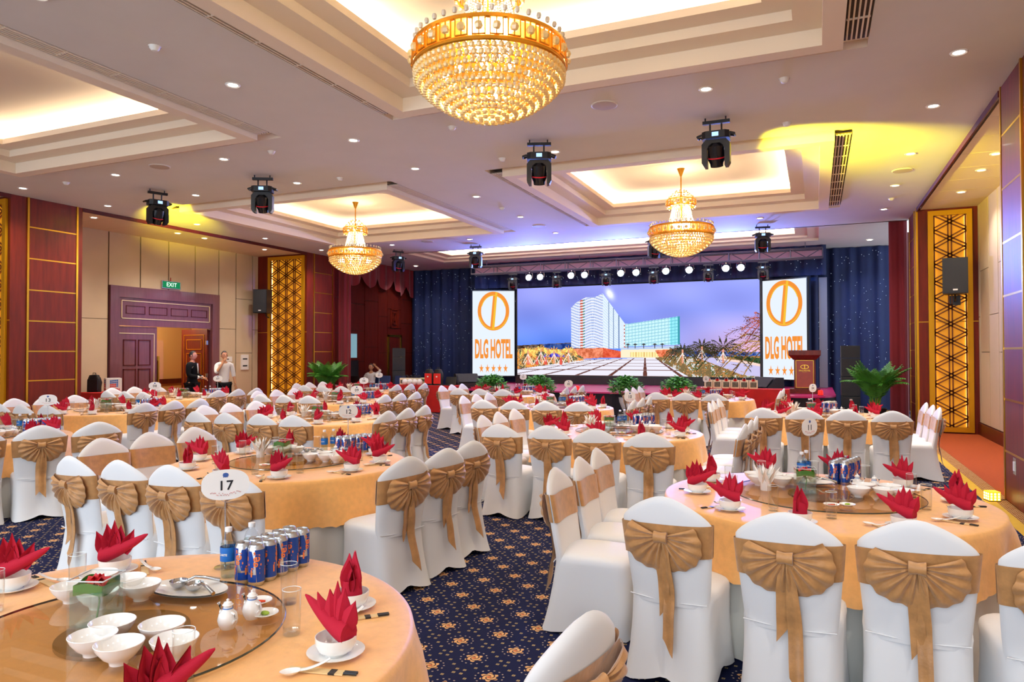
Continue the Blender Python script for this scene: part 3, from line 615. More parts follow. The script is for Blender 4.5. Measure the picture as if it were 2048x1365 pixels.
def side_screen(x0, y0, x1, y1, label):
    w = math.hypot(x1-x0, y1-y0); s = empty('side_screen', ((x0+x1)/2, (y0+y1)/2, .9), math.atan2(y1-y0, x1-x0)); tag(s, label, 'screen')
    MB().box(-w/2-.02, w/2+.02, .01, .12, -.03, 2.99).build('screen_housing', m_black, s, smooth=0)
    MB().add([(-w/2, 0, 0), (w/2, 0, 0), (w/2, 0, 2.95), (-w/2, 0, 2.95)], [(0, 1, 2, 3)]).build('display', m_scr, s, smooth=0)
    rg = MB(); cz = 2.25; ax, az = .53, .66                      # ring emblem with a slanted double bar
    def ring(a0, a1, rx, rz, t, mi): rg.grid(lambda u, v: ((rx+t*v)*cos(a0+(a1-a0)*u), -.006-.002*mi, cz+(rz+t*v)*sin(a0+(a1-a0)*u)), 48, 2, mi)
    ring(0, 2*PI, ax-.1, az-.1, .12, 0); ring(PI*.1, PI*.9, ax-.115, az-.13, .03, 1); ring(PI*1.1, PI*1.9, ax-.03, az-.04, .03, 1)
    for dx, mi in ((-.02, 0), (.05, 1)): rg.add([(-.06+dx-.04, -.007, cz-az+.02), (-.06+dx+.04, -.007, cz-az+.02), (.07+dx+.02, -.007, cz+az), (.07+dx-.05, -.007, cz+az)], [(0, 1, 2, 3)], mi)
    rg.build('emblem', [m_oran, m_or2], s, smooth=0)
    text('DLG HOTEL', .36, m_oran, s, T(0, -.008, .90) @ FACE @ Matrix.Diagonal((1, 2.45, 1, 1)), bold=.014, sx=.70*w/1.52)
    sb = MB()
    for k in range(5):
        cx = (k-2)*.21; pts = [(cx+(.085 if i % 2 == 0 else .034)*sin(i*PI/5), .25+(.17 if i % 2 == 0 else .055)*cos(i*PI/5)) for i in range(10)]
        sb.add([(x, -.008, z) for x, z in pts], [tuple(range(10))])
    sb.build('stars', m_oran, s, smooth=0); return s
side_screen(-10.97, 22.0, -9.62, 22.55, 'white hotel sign screen left of the video wall'); side_screen(-1.46, 22.53, -.23, 22.0, 'white hotel sign screen right of the video wall, behind lectern')
# ---------------- lighting truss and lamps
def truss():
    t = empty('lighting_truss', (-5.25, 21.5, 4.36)); tag(t, 'long horizontal lighting truss above the stage screens', 'truss'); L = 10.9
    ch = MB().tube([(-L/2, 0, 0), (L/2, 0, 0)], .025, 8).mesh('chord', mat('truss_metal', '5a5868', .4, .5))
    for y in (-.14, .14):
        for z in (0, .25): link('chord', ch, t, (0, y, z))
    n = 26; s = L/n; dg = MB().tube([(0, 0, 0), (s, 0, .25)], .012, 5).mesh('brace', MATS['truss_metal']); dg2 = MB().tube([(0, 0, .25), (s, 0, 0)], .012, 5).mesh('brace', MATS['truss_metal']); up = MB().tube([(0, 0, 0), (0, 0, .25)], .014, 5).mesh('post', MATS['truss_metal'])
    for k in range(n):
        link('brace', dg if k % 2 else dg2, t, (-L/2+k*s, -.14, 0))
        if k % 2 == 0: link('post', up, t, (-L/2+k*s, -.14, 0)); link('post', up, t, (-L/2+k*s, .14, 0))
    rod = MB().tube([(0, 0, .25), (0, 0, .47)], .012, 6).mesh('hanging_rod', MATS['truss_metal'])
    for x in (-5, -1.7, 1.7, 5): link('hanging_rod', rod, t, (x, .14, 0))
    for x in (-L/2, L/2): link('post', up, t, (x, -.14, 0)); link('post', up, t, (x, .14, 0))
truss()
tag(MB().box(-10.7, .2, 21.655, 21.67, 4.34, 4.62).build('truss_backing', mat('violet_cloth', 'b08898', .8), smooth=0), 'dull violet cloth strip hung just behind the lighting truss', 'cloth')
m_lens = emat('lens_glow', 'dff2ff', 9)
def par():
    p = empty('stage_lamp'); MB().lathe([(.04, .12), (.085, .1), (.105, 0), (.11, -.03)], 16).xf(Matrix.Rotation(rad(-90), 4, 'X')).build('lamp_can', m_black, p)
    MB().lathe([(.001, 0), (.10, .0)], 16, cap=False).xf(T(0, -.035, 0) @ Matrix.Rotation(rad(90), 4, 'X')).build('lens', m_lens, p)
    MB().tube([(-.12, 0, 0), (-.12, 0, .14), (.12, 0, .14), (.12, 0, 0)], .008, 5).tube([(0, 0, .14), (0, 0, .2)], .015, 6).build('bracket', m_steel, p); return p
ORD = ['first', 'second', 'third', 'fourth', 'fifth', 'sixth', 'seventh', 'eighth', 'ninth', 'tenth']
for k, x in enumerate([-8.59, -8.19, -7.14, -6.69, -5.52, -5.04, -4.13, -3.44, -2.39, -1.97]):
    place('par', par, (x, 21.36, 4.15), 0, f'round glowing blue-white stage lamp, {ORD[k]} from the left under the truss', 'stage lamp', 'round lamps on the truss', rot=(rad(-8), 0, 0))
def moving_head():
    h = empty('moving_head_light')
    MB().box(-.2, .2, -.03, .03, -.1, -.05).tube([(-.16, 0, -.05), (-.16, 0, 0)], .012, 6).tube([(.14, 0, -.05), (.14, 0, 0)], .012, 6).tube([(-.09, 0, -.24), (-.09, 0, -.08)], .014, 6).tube([(.08, 0, -.24), (.08, 0, -.08)], .014, 6).build('ceiling_clamp', m_black, h)
    b = MB(); b.prism([(-.2, -.1), (-.14, -.15), (.14, -.15), (.2, -.1), (.2, .1), (.14, .15), (-.14, .15), (-.2, .1)], -.35, -.24)
    for s in (-1, 1): b.tube([(s*.2, -.07, -.27), (s*.27, -.06, -.29), (s*.27, .06, -.29), (s*.2, .07, -.27)], .018, 6)
    ba = b.build('base_box', m_black, h)
    MB().box(-.045, .05, -.155, -.15, -.325, -.265).build('status_display', emat('status_blue', '9ec4ff', 1.6), ba, smooth=0)
    def U(x): return x
    arm = [(-.15, -.355), (.15, -.355), (.205, -.42), (.205, -.70), (.17, -.76), (.128, -.76), (.128, -.50), (.09, -.44), (-.09, -.44), (-.128, -.50), (-.128, -.76), (-.17, -.76), (-.205, -.70), (-.205, -.42)]
    y = MB(); nn = len(arm); y.add([(x, -.085, z) for x, z in arm]+[(x, .085, z) for x, z in arm], [tuple(range(nn)), tuple(range(2*nn-1, nn-1, -1))]+[(i, nn+i, nn+(i+1) % nn, (i+1) % nn) for i in range(nn)])
    y.build('yoke', m_black, h, smooth=30)
    he = MB().lathe([(.06, -.19), (.115, -.15), (.125, -.02), (.125, .06), (.10, .12), (.095, .17)], 20).build('lamp_head', mat('gloss_black', '101116', .25), h, loc=(0, 0, -.58), rot=(rad(205), 0, 0))
    MB().lathe([(.127, .02), (.129, .03), (.127, .04)], 20, cap=False).build('red_band', mat('red_trim', 'd01a2a', .3), he); MB().lathe([(.001, .172), (.08, .172)], 16, cap=False).build('lens', mat('lens_glass', '8aa0b0', .05, spec=1), he)
    return h
for k, (x, y, rz, rx, lb) in enumerate([(-11.33, 9.49, 1.2, 0, 'black moving-head light on ceiling near the left pillar'), (-8.74, 9.43, .5, 0, 'black moving-head light on ceiling, second from left in front row'), (-3.64, 9.45, .35, 0, 'black moving-head light on ceiling just right of the big chandelier'),
    (-1.17, 9.46, 0, 0, 'large black moving-head light on ceiling, rightmost of front row'), (-11.39, 17.9, 1.0, 0, 'moving-head light on rear ceiling by the left chandelier'), (-8.85, 17.95, .2, 0, 'moving-head light on rear ceiling above the left hotel screen'), (-3.75, 17.95, .5, 0, 'moving-head light on rear ceiling half hidden by right chandelier'), (-1.15, 17.92, .2, 0, 'moving-head light on rear ceiling, rightmost, above the lectern')]):
    place('mh', moving_head, (x, y, H if y < 18.7 else 4.83), rz, lb, 'stage light', 'moving-head lights on the ceiling', scale=(.86, .86, .86) if y < 18.7 else None)
for k, x in enumerate([-9.16, -7.62, -5.99, -4.5, -2.89, -1.36]):
    place('mh', moving_head, (x, 21.36, 4.337), .15*(-1)**k, f'small moving-head light under the truss, {ORD[k]} from the left', 'stage light', 'moving-head lights under the truss', scale=(.72, .72, .72))
# ---------------- lectern, speakers
def lectern():
    l = empty('lectern', (-.26, 19.55, SZ)); tag(l, 'red-brown wooden lectern with gold emblem at the stage right', 'lectern')
    MB().prism([(-.42, -.3), (.42, -.3), (.42, .3), (-.42, .3)], 0, .06).prism([(-.36, -.25), (.36, -.25), (.36, .25), (-.36, .25)], .06, .12).build('base', m_wood, l, smooth=0)
    MB().prism([(-.25, -.2), (.25, -.2), (.25, .2), (-.25, .2)], .12, .86).build('column', m_wood, l, smooth=0)
    MB().box(-.2, .2, -.22, -.2, .16, .84).build('front_panel', mat('lectern_panel', '9c3b20', .35, var=.1), l, smooth=0)
    g = MB().box(-.21, .21, -.225, -.215, .15, .16).box(-.21, .21, -.225, -.215, .84, .85).box(-.21, -.2, -.225, -.215, .15, .85).box(.2, .21, -.225, -.215, .15, .85); g.build('gold_edging', m_gold, l, smooth=0)
    MB().add([(x*s, y*s2, z) for (s, s2, z) in ((.27, .22, .86), (.38, .3, .98), (.38, .3, 1.1)) for x, y in ((-1, -1), (1, -1), (1, 1), (-1, 1))], [(0, 1, 5, 4), (1, 2, 6, 5), (2, 3, 7, 6), (3, 0, 4, 7), (4, 5, 9, 8), (5, 6, 10, 9), (6, 7, 11, 10), (7, 4, 8, 11), (8, 9, 10, 11)]).build('reading_top', m_wood, l, smooth=0)
    e = MB(); e.grid(lambda u, v: ((.085+.014*v)*cos(2*PI*u), -.224, .68+(.042+.014*v)*sin(2*PI*u)), 30, 2); e.box(-.008, .01, -.226, -.222, .635, .725); e.build('emblem', m_gold, l, smooth=0)
    text('DLG HOTEL', .05, m_gold, l, T(0, -.224, .585) @ FACE, bold=.001); text('* * * * *', .035, m_gold, l, T(0, -.224, .545) @ FACE)
lectern()
def pa_stack(loc, rz, label, sub=True):
    p = empty('speaker_stack', loc, rz); tag(p, label, 'speaker'); w, d = .42, .5
    for k, (z0, z1) in enumerate(((0, .62), (.63, 1.1), (1.11, 1.55), (1.56, 1.86))):
        c = MB().box(-w/2, w/2, -d/2, d/2, z0, z1).build('cabinet', m_black, p, smooth=0); MB().box(-w/2+.015, w/2-.015, -d/2-.012, -d/2, z0+.015, z1-.015).build('grille', m_black2, c, smooth=0)
    MB().box(-.03, .03, -d/2-.02, -d/2-.012, .52, .56).build('badge', m_white, p, smooth=0); return p
pa_stack((.78, 19.3, 0), .0, 'tall black speaker stack on the floor right of the stage'); pa_stack((-12.95, 20.4, 0), .55, 'tall black speaker stack on the floor left of the stage')
def wedge(loc, rz, label):
    w = empty('stage_monitor', loc, rz); tag(w, label, 'speaker'); pr = [(-.3, 0), (.3, 0), (.3, .16), (.02, .42), (-.26, .42)]
    MB().add([(y, s*.33, z) for s in (-1, 1) for y, z in pr], [tuple(range(5)), tuple(range(9, 4, -1))]+[(i, 5+i, 5+(i+1) % 5, (i+1) % 5) for i in range(5)]).build('cabinet', m_black, w, smooth=0)
    MB().add([(.295, -.3, .18), (.295, .3, .18), (.04, .3, .42), (.04, -.3, .42)], [(0, 1, 2, 3)]).xf(T(.012, 0, .012)).build('grille', m_black2, w, smooth=0)
wedge((-9.55, 18.75, SZ), rad(-50), 'black wedge monitor speaker on the left stage corner'); wedge((-1.15, 18.75, SZ), rad(-130), 'black wedge monitor speaker on stage beside the lectern')
def wall_speaker(loc, rz, label):
    w = empty('wall_speaker', loc, rz); tag(w, label, 'speaker')
    MB().prism([(-.22, -.25), (.22, -.25), (.17, .2), (-.17, .2)], 0, .72).build('cabinet', m_black, w, smooth=0); MB().box(-.205, .205, -.262, -.25, .015, .705).build('grille', m_black2, w, smooth=0)
    MB().tube([(0, .1, 0), (0, .15, -.08), (0, .3, -.12), (.0, .45, -.1)], .02, 6).box(-.1, .1, .42, .46, -.2, 0).build('wall_bracket', m_black, w); MB().box(-.04, .04, -.268, -.262, .06, .09).build('badge', m_white, w, smooth=0)
wall_speaker((2.62, 16.75, 2.88), rad(-8), 'black wall speaker in front of the right lattice panel'); wall_speaker((-15.55, 16.85, 2.92), rad(15), 'black wall speaker in front of the left lattice panel')

# ---------------- ceiling fittings
dl = MB().lathe([(.055, -.004), (.075, -.012), (.085, -.002), (.085, .002)], 20, cap=False).mesh('trim_ring', m_white); dlens = MB().lathe([(.001, -.003), (.058, -.003)], 16, cap=False).mesh('lens', m_lamp)
def downlight(): o = link('downlight', dl); link('lens', dlens, o); return o
def dl_name(x, y): return f'{["outer left", "left", "inner left", "centre", "inner right", "right", "outer right"][min(range(7), key=lambda i: abs(DX[i]-x))]} column'
rown = {8.39: 'row before the front stage lights', 10.1: 'row behind the front stage lights', 12.4: 'row level with the chandeliers', 14.66: 'row behind the chandeliers', 17.0: 'row before the stage ceiling'}
for x, y, z in DOWN:
    if y < 8: lb = f'round ceiling downlight, {dl_name(x, y)}, {dict([(6.1, "far"), (3.9, "middle"), (1.6, "near"), (-.3, "nearest")])[y]} of those beside the near ceiling trays'
    elif y > 20: lb = 'round downlight in the stage ceiling, ' + ('left corner' if x < 0 else 'right corner')
    else: lb = f'round ceiling downlight, {dl_name(x, y)}, {rown[y]}'
    place('dl', downlight, (x, y, z), 0, lb, 'downlight', 'recessed ceiling downlights')
for i, (x, y, z) in enumerate(NICHE_DOWN):
    place('dl', downlight, (x, y, z-.004), 0, f'round downlight in the {"left" if x < 0 else "right"} side bay soffit, {["nearest", "second nearest", "third nearest", "farthest"][i % 4] if x < 0 else ["second nearest", "third nearest", "farthest", "nearest"][i % 4]}', 'downlight', 'side bay downlights')
def cspk(): o = MB().lathe([(.14, -.001), (.15, -.014), (.001, -.018)][::-1], 24).build('ceiling_speaker', mat('speaker_grey', 'bfae9e', .7)); MB().lathe([(.15, -.012), (.165, -.008), (.165, 0)], 24, cap=False).build('trim_ring', m_white, o); return o
for x, y, lb in ((-2.38, 8.43, 'right of the big chandelier'), (-9.87, 8.3, 'behind the left ceiling tray'), (-2.4, 16.88, 'behind the right chandelier'), (-6.12, 15.88, 'at the centre of the rear ceiling'), (1.37, 13.49, 'over the right aisle'), (-9.8, 16.9, 'behind the left chandelier')):
    place('cspk', cspk, (x, y, H), 0, 'round flush ceiling speaker ' + lb, 'ceiling speaker', 'flush ceiling speakers')
def det(): o = MB().lathe([(.001, -.05), (.03, -.045), (.05, -.02), (.055, 0)], 16).build('smoke_detector', m_white); MB().lathe([(.06, -.008), (.062, 0)], 16, cap=False).build('base_ring', m_white, o); return o
for x, y, lb in ((-6.05, 5.02, 'between the two near ceiling trays'), (-4.51, 8.43, 'left below the big chandelier'), (-.33, 10.07, 'before the right ceiling tray'), (-.3, 8.42, 'near the large right stage light'), (-4.52, 10.12, 'beside the middle front stage light'), (-7.63, 10.11, 'before the left chandelier tray'), (1.41, 15.87, 'over the far right aisle'), (-7.58, 8.36, 'between left stage lights and centre'), (-6.08, 13.59, 'between the two far chandeliers'), (-12.33, 8.41, 'above the near left pillar')):
    place('det', det, (x, y, H), 0, 'small white ceiling sensor ' + lb, 'sensor', 'small ceiling sensors')

# ---------------- chandeliers
m_crys = mat('crystal', 'ffe09a', .06, spec=1, trans=.15, emit='ffc860', es=.04); m_clear = mat('clear_crystal', 'fff4dc', .05, spec=1, trans=.2); m_brass = mat('polished_brass', 'f7b43c', .28, .9)  # faint glow put into the crystal colour, as if lit by the bulbs
m_bulb = emat('bulb_glow', 'fff0c8', 22)
def chandelier():
    c = empty('chandelier'); zb = 3.53-4.77; R = .6                    # local z: 0 = ceiling plane of main ceiling
    b = MB(); fr_ = MB()
    tiers = [(R-.02, .34), (.575, .29), (.545, .245), (.50, .2), (.45, .16), (.40, .125), (.34, .09), (.28, .06), (.21, .035), (.14, .015), (.07, .003)]
    for k, (r, z) in enumerate(tiers):
        n = max(6, int(2*PI*r/.052))
        for i in range(n):
            a = 2*PI*(i+.5*(k % 2))/n; b.ball((r*cos(a), r*sin(a), zb+z), .0235, 6, 4); b.ball((r*.985*cos(a), r*.985*sin(a), zb+z+.035), .013, 5, 3)
        if k < 9: fr_.lathe([(r-.03, zb+z+.05), (r-.022, zb+z+.056), (r-.03, zb+z+.062), (r-.038, zb+z+.056), (r-.03, zb+z+.05)], 36, cap=False)
    stuff(b.build('crystal_bowl', m_crys, c)); fr_.build('tier_frame', m_brass, c)
    # gold band with square mounts and crystals standing on top
    bd = MB().lathe([(R-.01, zb+.36), (R, zb+.37), (R, zb+.39), (R-.01, zb+.4)], 48, cap=False).lathe([(R-.01, zb+.52), (R, zb+.53), (R, zb+.55), (R-.01, zb+.56)], 48, cap=False)
    n = 30; mt = MB()
    for dy, dz, sy, sz in ((-.045, 0, .008, .13), (.045, 0, .008, .13), (0, -.06, .09, .008), (0, .06, .09, .008), (0, 0, .008, .13)): mt.cbox((R+.004, dy, dz), (.012, sy, sz))
    mt.ball((R+.008, 0, 0), .034, 6, 4, mi=1); mtm = mt.mesh('crystal_mount', [m_brass, m_crys])
    for i in range(n): link('crystal_mount', mtm, c, (0, 0, zb+.46), (0, 0, 2*PI*i/n))
    bd.build('gold_band', m_brass, c, smooth=30)
    tp = MB(); n = 40
    for i in range(n): a = 2*PI*i/n; tp.ball(((R-.02)*cos(a), (R-.02)*sin(a), zb+.60), .02, 6, 4, sz=1.3)
    for i in range(30): a = 2*PI*i/30; tp.ball((.3*R*1.6*cos(a), .3*R*1.6*sin(a), zb+.61), .018, 6, 4, sz=1.3)
    stuff(tp.build('rim_crystals', m_clear, c))
    pl = MB().lathe([(.2, zb+.55), (R-.02, zb+.52)], 40, cap=False); pl.build('top_plate', m_brass, c)
    # strings of beads forming the waisted neck
    sk = MB(); n = 34
    for i in range(n):
        a = 2*PI*i/n
        for k in range(18):
            t = k/17; r = .26-.10*t**.8; sk.ball((r*cos(a), r*sin(a), zb+.58+.38*t), .0105, 5, 3)
    stuff(sk.build('bead_skirt', m_clear, c))
    # upper crown
    u = MB(); g = MB(); rr = .27
    for z in (zb+.94, zb+1.06): g.lathe([(rr-.01, z), (rr, z+.005), (rr, z+.02), (rr-.01, z+.025)], 36, cap=False)
    mt = MB()
    for dy, dz, sy, sz in ((-.04, 0, .008, .11), (.04, 0, .008, .11), (0, -.05, .08, .008), (0, .05, .08, .008)): mt.cbox((rr+.004, dy, dz), (.01, sy, sz))
    mt.ball((rr+.006, 0, 0), .026, 6, 4, mi=1); mt.ball((rr*.97, 0, -.09), .015, 5, 3, mi=1); mtm = mt.mesh('crystal_mount', [m_brass, m_crys])
    for i in range(16): link('crystal_mount', mtm, c, (0, 0, zb+1.01), (0, 0, 2*PI*i/16))
    for r, z, n in ((.22, 1.12, 16), (.16, 1.18, 12), (.1, 1.23, 8)):
        for i in range(n): a = 2*PI*i/n; u.ball((r*cos(a), r*sin(a), zb+z), .019, 6, 4, sz=1.2)
    g.build('crown_frame', m_brass, c, smooth=30); stuff(u.build('crown_crystals', m_crys, c))
    MB().lathe([(.018, zb+.2), (.012, zb+.5), (.02, zb+.9), (.03, zb+1.1), (.012, zb+1.2), (.012, 0.28), (.02, .29), (.06, .4), (.075, .43)], 16).build('stem', m_brass, c)
    bl = MB()
    for i in range(10): a = 2*PI*i/10; bl.ball((.34*cos(a), .34*sin(a), zb+.30), .028, 8, 5)
    for i in range(6): a = 2*PI*i/6; bl.ball((.17*cos(a), .17*sin(a), zb+.99), .02, 8, 5)
    stuff(bl.build('bulbs', m_bulb, c)); return c
for (x, y), lb in zip(CHAND, ('large near crystal chandelier with gold bands, top cut by the picture', 'far crystal chandelier hanging in the right ceiling tray', 'far crystal chandelier hanging in the left ceiling tray')):
    place('ch', chandelier, (x, y, H), 0, lb, 'chandelier', 'crystal chandeliers')

# ================================================================= CHAIRS (local: faces +Y, origin on the floor under the seat)
def chair_cover_mesh():
    b = MB(); n = 44
    # seat and skirt: rings of a rounded rectangle, corners reach the floor, hem arched between the legs
    def ring(z, hx, yf, yb, pw, hem=0, pull=0):
        out = []
        for i in range(n):
            a = 2*PI*(i+.5)/n; c, s = cos(a), sin(a); r = (abs(c)**pw+abs(s)**pw)**(-1/pw); x = hx*c*r; y = (yf if s > 0 else -yb)*s*r
            y = yf*s*r if s > 0 else yb*(-s)*r
            k = 1-min(1, abs(abs(math.atan2(abs(s), abs(c)))-PI/4)/(PI/4)); mid = (1-k)**1.5      # 0 at the corners, 1 mid-side
            out.append((x*(1-pull*mid), y*(1-pull*mid), z+hem*mid))
        return out
    rings = [ring(.485, .08, .10, -.08, 2.5), ring(.482, .17, .19, -.17, 3), ring(.470, .208, .232, -.2, 4), ring(.452, .22, .246, -.205, 5), ring(.425, .222, .25, -.212, 5.5), ring(.40, .219, .247, -.216, 5.5, 0, .01),
             ring(.28, .219, .247, -.236, 5.5, 0, .035), ring(.15, .224, .252, -.262, 6, 0, .055), ring(.05, .232, .258, -.285, 7, .02, .065), ring(.005, .236, .262, -.298, 8, .05, .07)]
    o = len(b.v)
    for r in rings: b.v += r
    for k in range(len(rings)-1):
        for i in range(n):
            j = (i+1) % n; b.f.append((k*n+i, (k+1)*n+i, (k+1)*n+j, k*n+j)); b.m.append(0)
    b.f.append(tuple(range(n))); b.m.append(0)
    b.add(back_pts(0, .40, None, 0), back_faces()); return b
BU, BV = 21, 13
def bw(z): return .205+.036*min(1, max(0, (z-.42)/.4))**.8
def byc(z, u=0): return -.195-.155*max(0, z-.45)-.012*u*u*-1
def ztop(u): w = abs(u); return .966-.172*(math.sqrt(min(w, .9)**2+.022)-.148)-max(0, w-.9)*.55
def back_pts(off, z0, z1, band):
    out = []
    for side in (1, -1):
        for j in range(BV):
            for i in range(BU):
                u = -1+2*i/(BU-1); v = j/(BV-1); v = 1-(1-v)**1.5
                zt = ztop(u)+off if z1 is None else z1; z = z0+(zt-z0)*v
                ue = math.copysign(1-(1-abs(u))**1.6, u); h = .033*(max(0, 1-ue**6))**.5
                if z1 is None: h *= (max(0, 1-v**9))**.5
                z_ = z if z1 is None else z+(.012*u if band else 0)
                out.append(((bw(z)+off)*ue, byc(z, ue)+side*(h+off)+.018*ue*ue, z_))
    return out
def back_faces():
    fs = []; n = BU*BV
    for j in range(BV-1):
        for i in range(BU-1):
            a = j*BU+i; fs.append((a, a+1, a+BU+1, a+BU)[::-1]); fs.append((n+a, n+a+1, n+a+BU+1, n+a+BU))
    return fs
def bow_meshes(seed):
    """sash bow on the back of the chair (towards -Y)"""
    rn = random.Random(seed); zc = .765; b = MB()
    yk = byc(zc)-.04
    for s in (-1, 1):
        a0, a1 = rad(rn.uniform(22, 32)), rad(-rn.uniform(80, 96)); R0 = rn.uniform(.165, .18); ph = rn.uniform(0, 6); npl = rn.choice((6, 7))
        def f(u, v, s=s):
            a = a0+(a1-a0)*u; R = R0*(1+.02*cos(u*npl*2*PI+ph))*(.92+.16*sin(PI*min(1, u*1.2))); r = .018+R*v
            th = .034*math.sqrt(max(0, sin(PI*v**.8)))*(1-.25*u)+.010*cos(u*npl*2*PI+ph)*min(1, v*2.5)*(1-v**6)
            x = s*r*cos(a); z = zc+r*sin(a)*.98-.012*v*v; return (x, byc(z)-.040-max(th, .0)-.004*(1-v), z)
        b.grid(f, 46, 9)
        b.grid(lambda u, v, s=s: (lambda p: (p[0], byc(p[2])-.037, p[2]))(f(u, 1 if v > .5 else .05)), 46, 2)
    bow = b.mesh('bow', m_sash, 60)
    k = MB(); k.grid(lambda u, v: (.034*(1-2*v)*1.0, yk-.028-.018*cos(2*PI*u)*1.0, zc+.024*sin(2*PI*u)*(1+.25*abs(1-2*v))), 14, 5, closeu=True)
    for sx in (-1, 1): k.add([(sx*.034, yk-.028-.018*cos(2*PI*i/14), zc+.03*sin(2*PI*i/14)) for i in range(14)], [tuple(range(14))])
    knot = k.mesh('knot', m_sash, 60); tails = []
    for t in range(2):
        w = rn.uniform(.054, .066); L = (.42, .56)[t]+rn.uniform(-.07, .05); x0 = (-.018, .018)[t]+rn.uniform(-.006, .006); dx = rn.uniform(-.025, .03); p1, p2 = rn.uniform(0, 6), rn.uniform(0, 6); tb = MB()
        def g(u, v, front=1):
            z = zc-.01-L*v-(.05*(u-.5)*(1 if t else -1))*v**4*1.6; x = x0+dx*v+w*(.45+.55*min(1, v*2.2))*(u-.5)
            ysk = -.216-.09*max(0, (.42-z)/.42); y = min(byc(max(z, .45))-.045, ysk-.025)-.012-.006*t-.006*sin(u*5+p1)*min(1, 3*v)-.005*sin(v*13+p2)
            return (x, y-(.004 if front else 0), z)
        tb.grid(lambda u, v: g(u, v, 1), 6, 14); tb.grid(lambda u, v: g(u, v, 0), 6, 14); tails.append(tb.mesh('sash_tail', m_sash, 60))
    return bow, knot, tails
cov_me = None
def make_chair(var):
    def f():
        global cov_me
        c = empty('banquet_chair')
        if cov_me is None: cov_me = chair_cover_mesh().mesh('chair_cover', m_chair, 50)
        link('chair_cover', cov_me, c)
        sb = MB(); sb.add(back_pts(.005, .655, .825, 1), back_faces()); link('sash', sb.mesh('sash', m_sash, 50), c)
        bow, knot, tails = bow_meshes(11+var*5); link('bow', bow, c); link('knot', knot, c)
        for t in tails: link('sash_tail', t, c)
        sm = MB(); sm.tube([(-.205, -.208, .425), (-.1, -.222, .42), (0, -.224, .418), (.1, -.222, .42), (.205, -.208, .425)], .0035, 5); link('seam', sm.mesh('seam', m_chair), c)
        return c
    return f
TABLES = {'17': (-2.13, 1.62), '11': (.03, 4.95), '12': (-4.14, 4.8), '13': (-8.62, 4.8), '10': (-2.15, 8.12), '09': (-6.45, 8.15), '08': (-10.62, 8.0), '04': (.03, 11.4), '05': (-4.1, 11.4), '06': (-8.5, 11.25), '07': (-12.3, 11.05), '03': (-2.1, 14.7), '02': (-6.3, 14.55), '01': (-10.25, 14.4)}
CH = {  # apex positions of the chair backs: F row (backs to camera), L column (facing right), R column (facing left)
 '11': dict(F=[(-.72, 3.64), (-.13, 3.5), (.40, 3.56), (.93, 3.5)], L=[(-1.53, 4.27), (-1.53, 4.78), (-1.55, 5.27)], R=[]),
 '10': dict(F=[(-3.01, 6.67), (-2.5, 6.72), (-1.97, 6.62), (-1.43, 6.5)], L=[(-3.62, 7.53), (-3.64, 8.03), (-3.64, 8.54)], R=[(-.69, 7.67), (-.67, 8.15), (-.65, 8.62)]),
 '04': dict(F=[(-.65, 9.95), (-.14, 9.97), (.36, 10.0), (.88, 10.03)], L=[(-1.44, 10.75), (-1.45, 11.25), (-1.43, 11.75)], R=[(1.5, 10.92), (1.49, 11.42), (1.47, 11.92)]),
 '12': dict(F=[(-4.92, 3.42), (-4.42, 3.42), (-3.92, 3.4), (-3.4, 3.38)], L=[(-5.69, 4.22), (-5.7, 4.71), (-5.68, 5.2)], R=[(-2.68, 4.33), (-2.64, 4.82), (-2.66, 5.31)]),
 '09': dict(F=[(-7.22, 6.64), (-6.71, 6.63), (-6.2, 6.67), (-5.7, 6.68)], L=[(-7.95, 7.45), (-7.98, 7.95), (-7.95, 8.45)], R=[(-5.02, 7.63), (-5.04, 8.14), (-5.08, 8.66)]),
 '13': dict(F=[], L=[], R=[(-7.5, 4.25), (-7.3, 4.74), (-7.1, 5.22)]),
 '08': dict(F=[(-11.1, 6.6), (-10.6, 6.6), (-10.1, 6.65)], L=[(-12.04, 7.38), (-12.03, 7.88), (-12.0, 8.38)], R=[(-9.2, 7.5), (-9.2, 8.02), (-9.2, 8.52)]),
 '07': dict(F=[(-12.83, 9.62), (-12.3, 9.6), (-11.8, 9.6)], L=[(-13.72, 10.4), (-13.74, 10.95), (-13.72, 11.5)], R=[(-10.95, 10.6), (-10.92, 11.1), (-10.9, 11.6)]),
 '06': dict(F=[(-9.1, 9.8), (-8.58, 9.81), (-8.06, 9.83)], L=[(-10.02, 10.7), (-10.0, 11.2), (-9.98, 11.7)], R=[(-7.01, 10.58), (-7.0, 11.08), (-6.99, 11.6)]),
 '05': dict(F=[(-4.8, 10.0), (-4.28, 10.0), (-3.76, 10.02), (-3.25, 10.05)], L=[(-5.57, 10.82), (-5.57, 11.32), (-5.55, 11.8)], R=[(-2.64, 10.95), (-2.62, 11.45), (-2.6, 11.95)]),
 '02': dict(F=[(-6.84, 13.07), (-6.34, 13.05), (-5.82, 13.05)], L=[(-7.75, 14.0), (-7.76, 14.5), (-7.75, 15.0)], R=[(-4.87, 14.2), (-4.85, 14.7), (-4.83, 15.2)]),
 '03': dict(F=[(-2.72, 13.1), (-2.2, 13.1), (-1.68, 13.12)], L=[(-3.58, 14.3), (-3.56, 14.8), (-3.54, 15.3)], R=[(-.64, 14.5), (-.62, 15.0), (-.62, 15.5)]),
 '01': dict(F=[(-10.75, 12.95), (-10.22, 12.92), (-9.68, 12.9)], L=[(-11.65, 13.75), (-11.67, 14.25), (-11.65, 14.75)], R=[(-8.95, 14.0), (-8.88, 14.5), (-8.8, 15.0)]),
 '17': dict(F=[], L=[], R=[(-.62, 1.93)])}
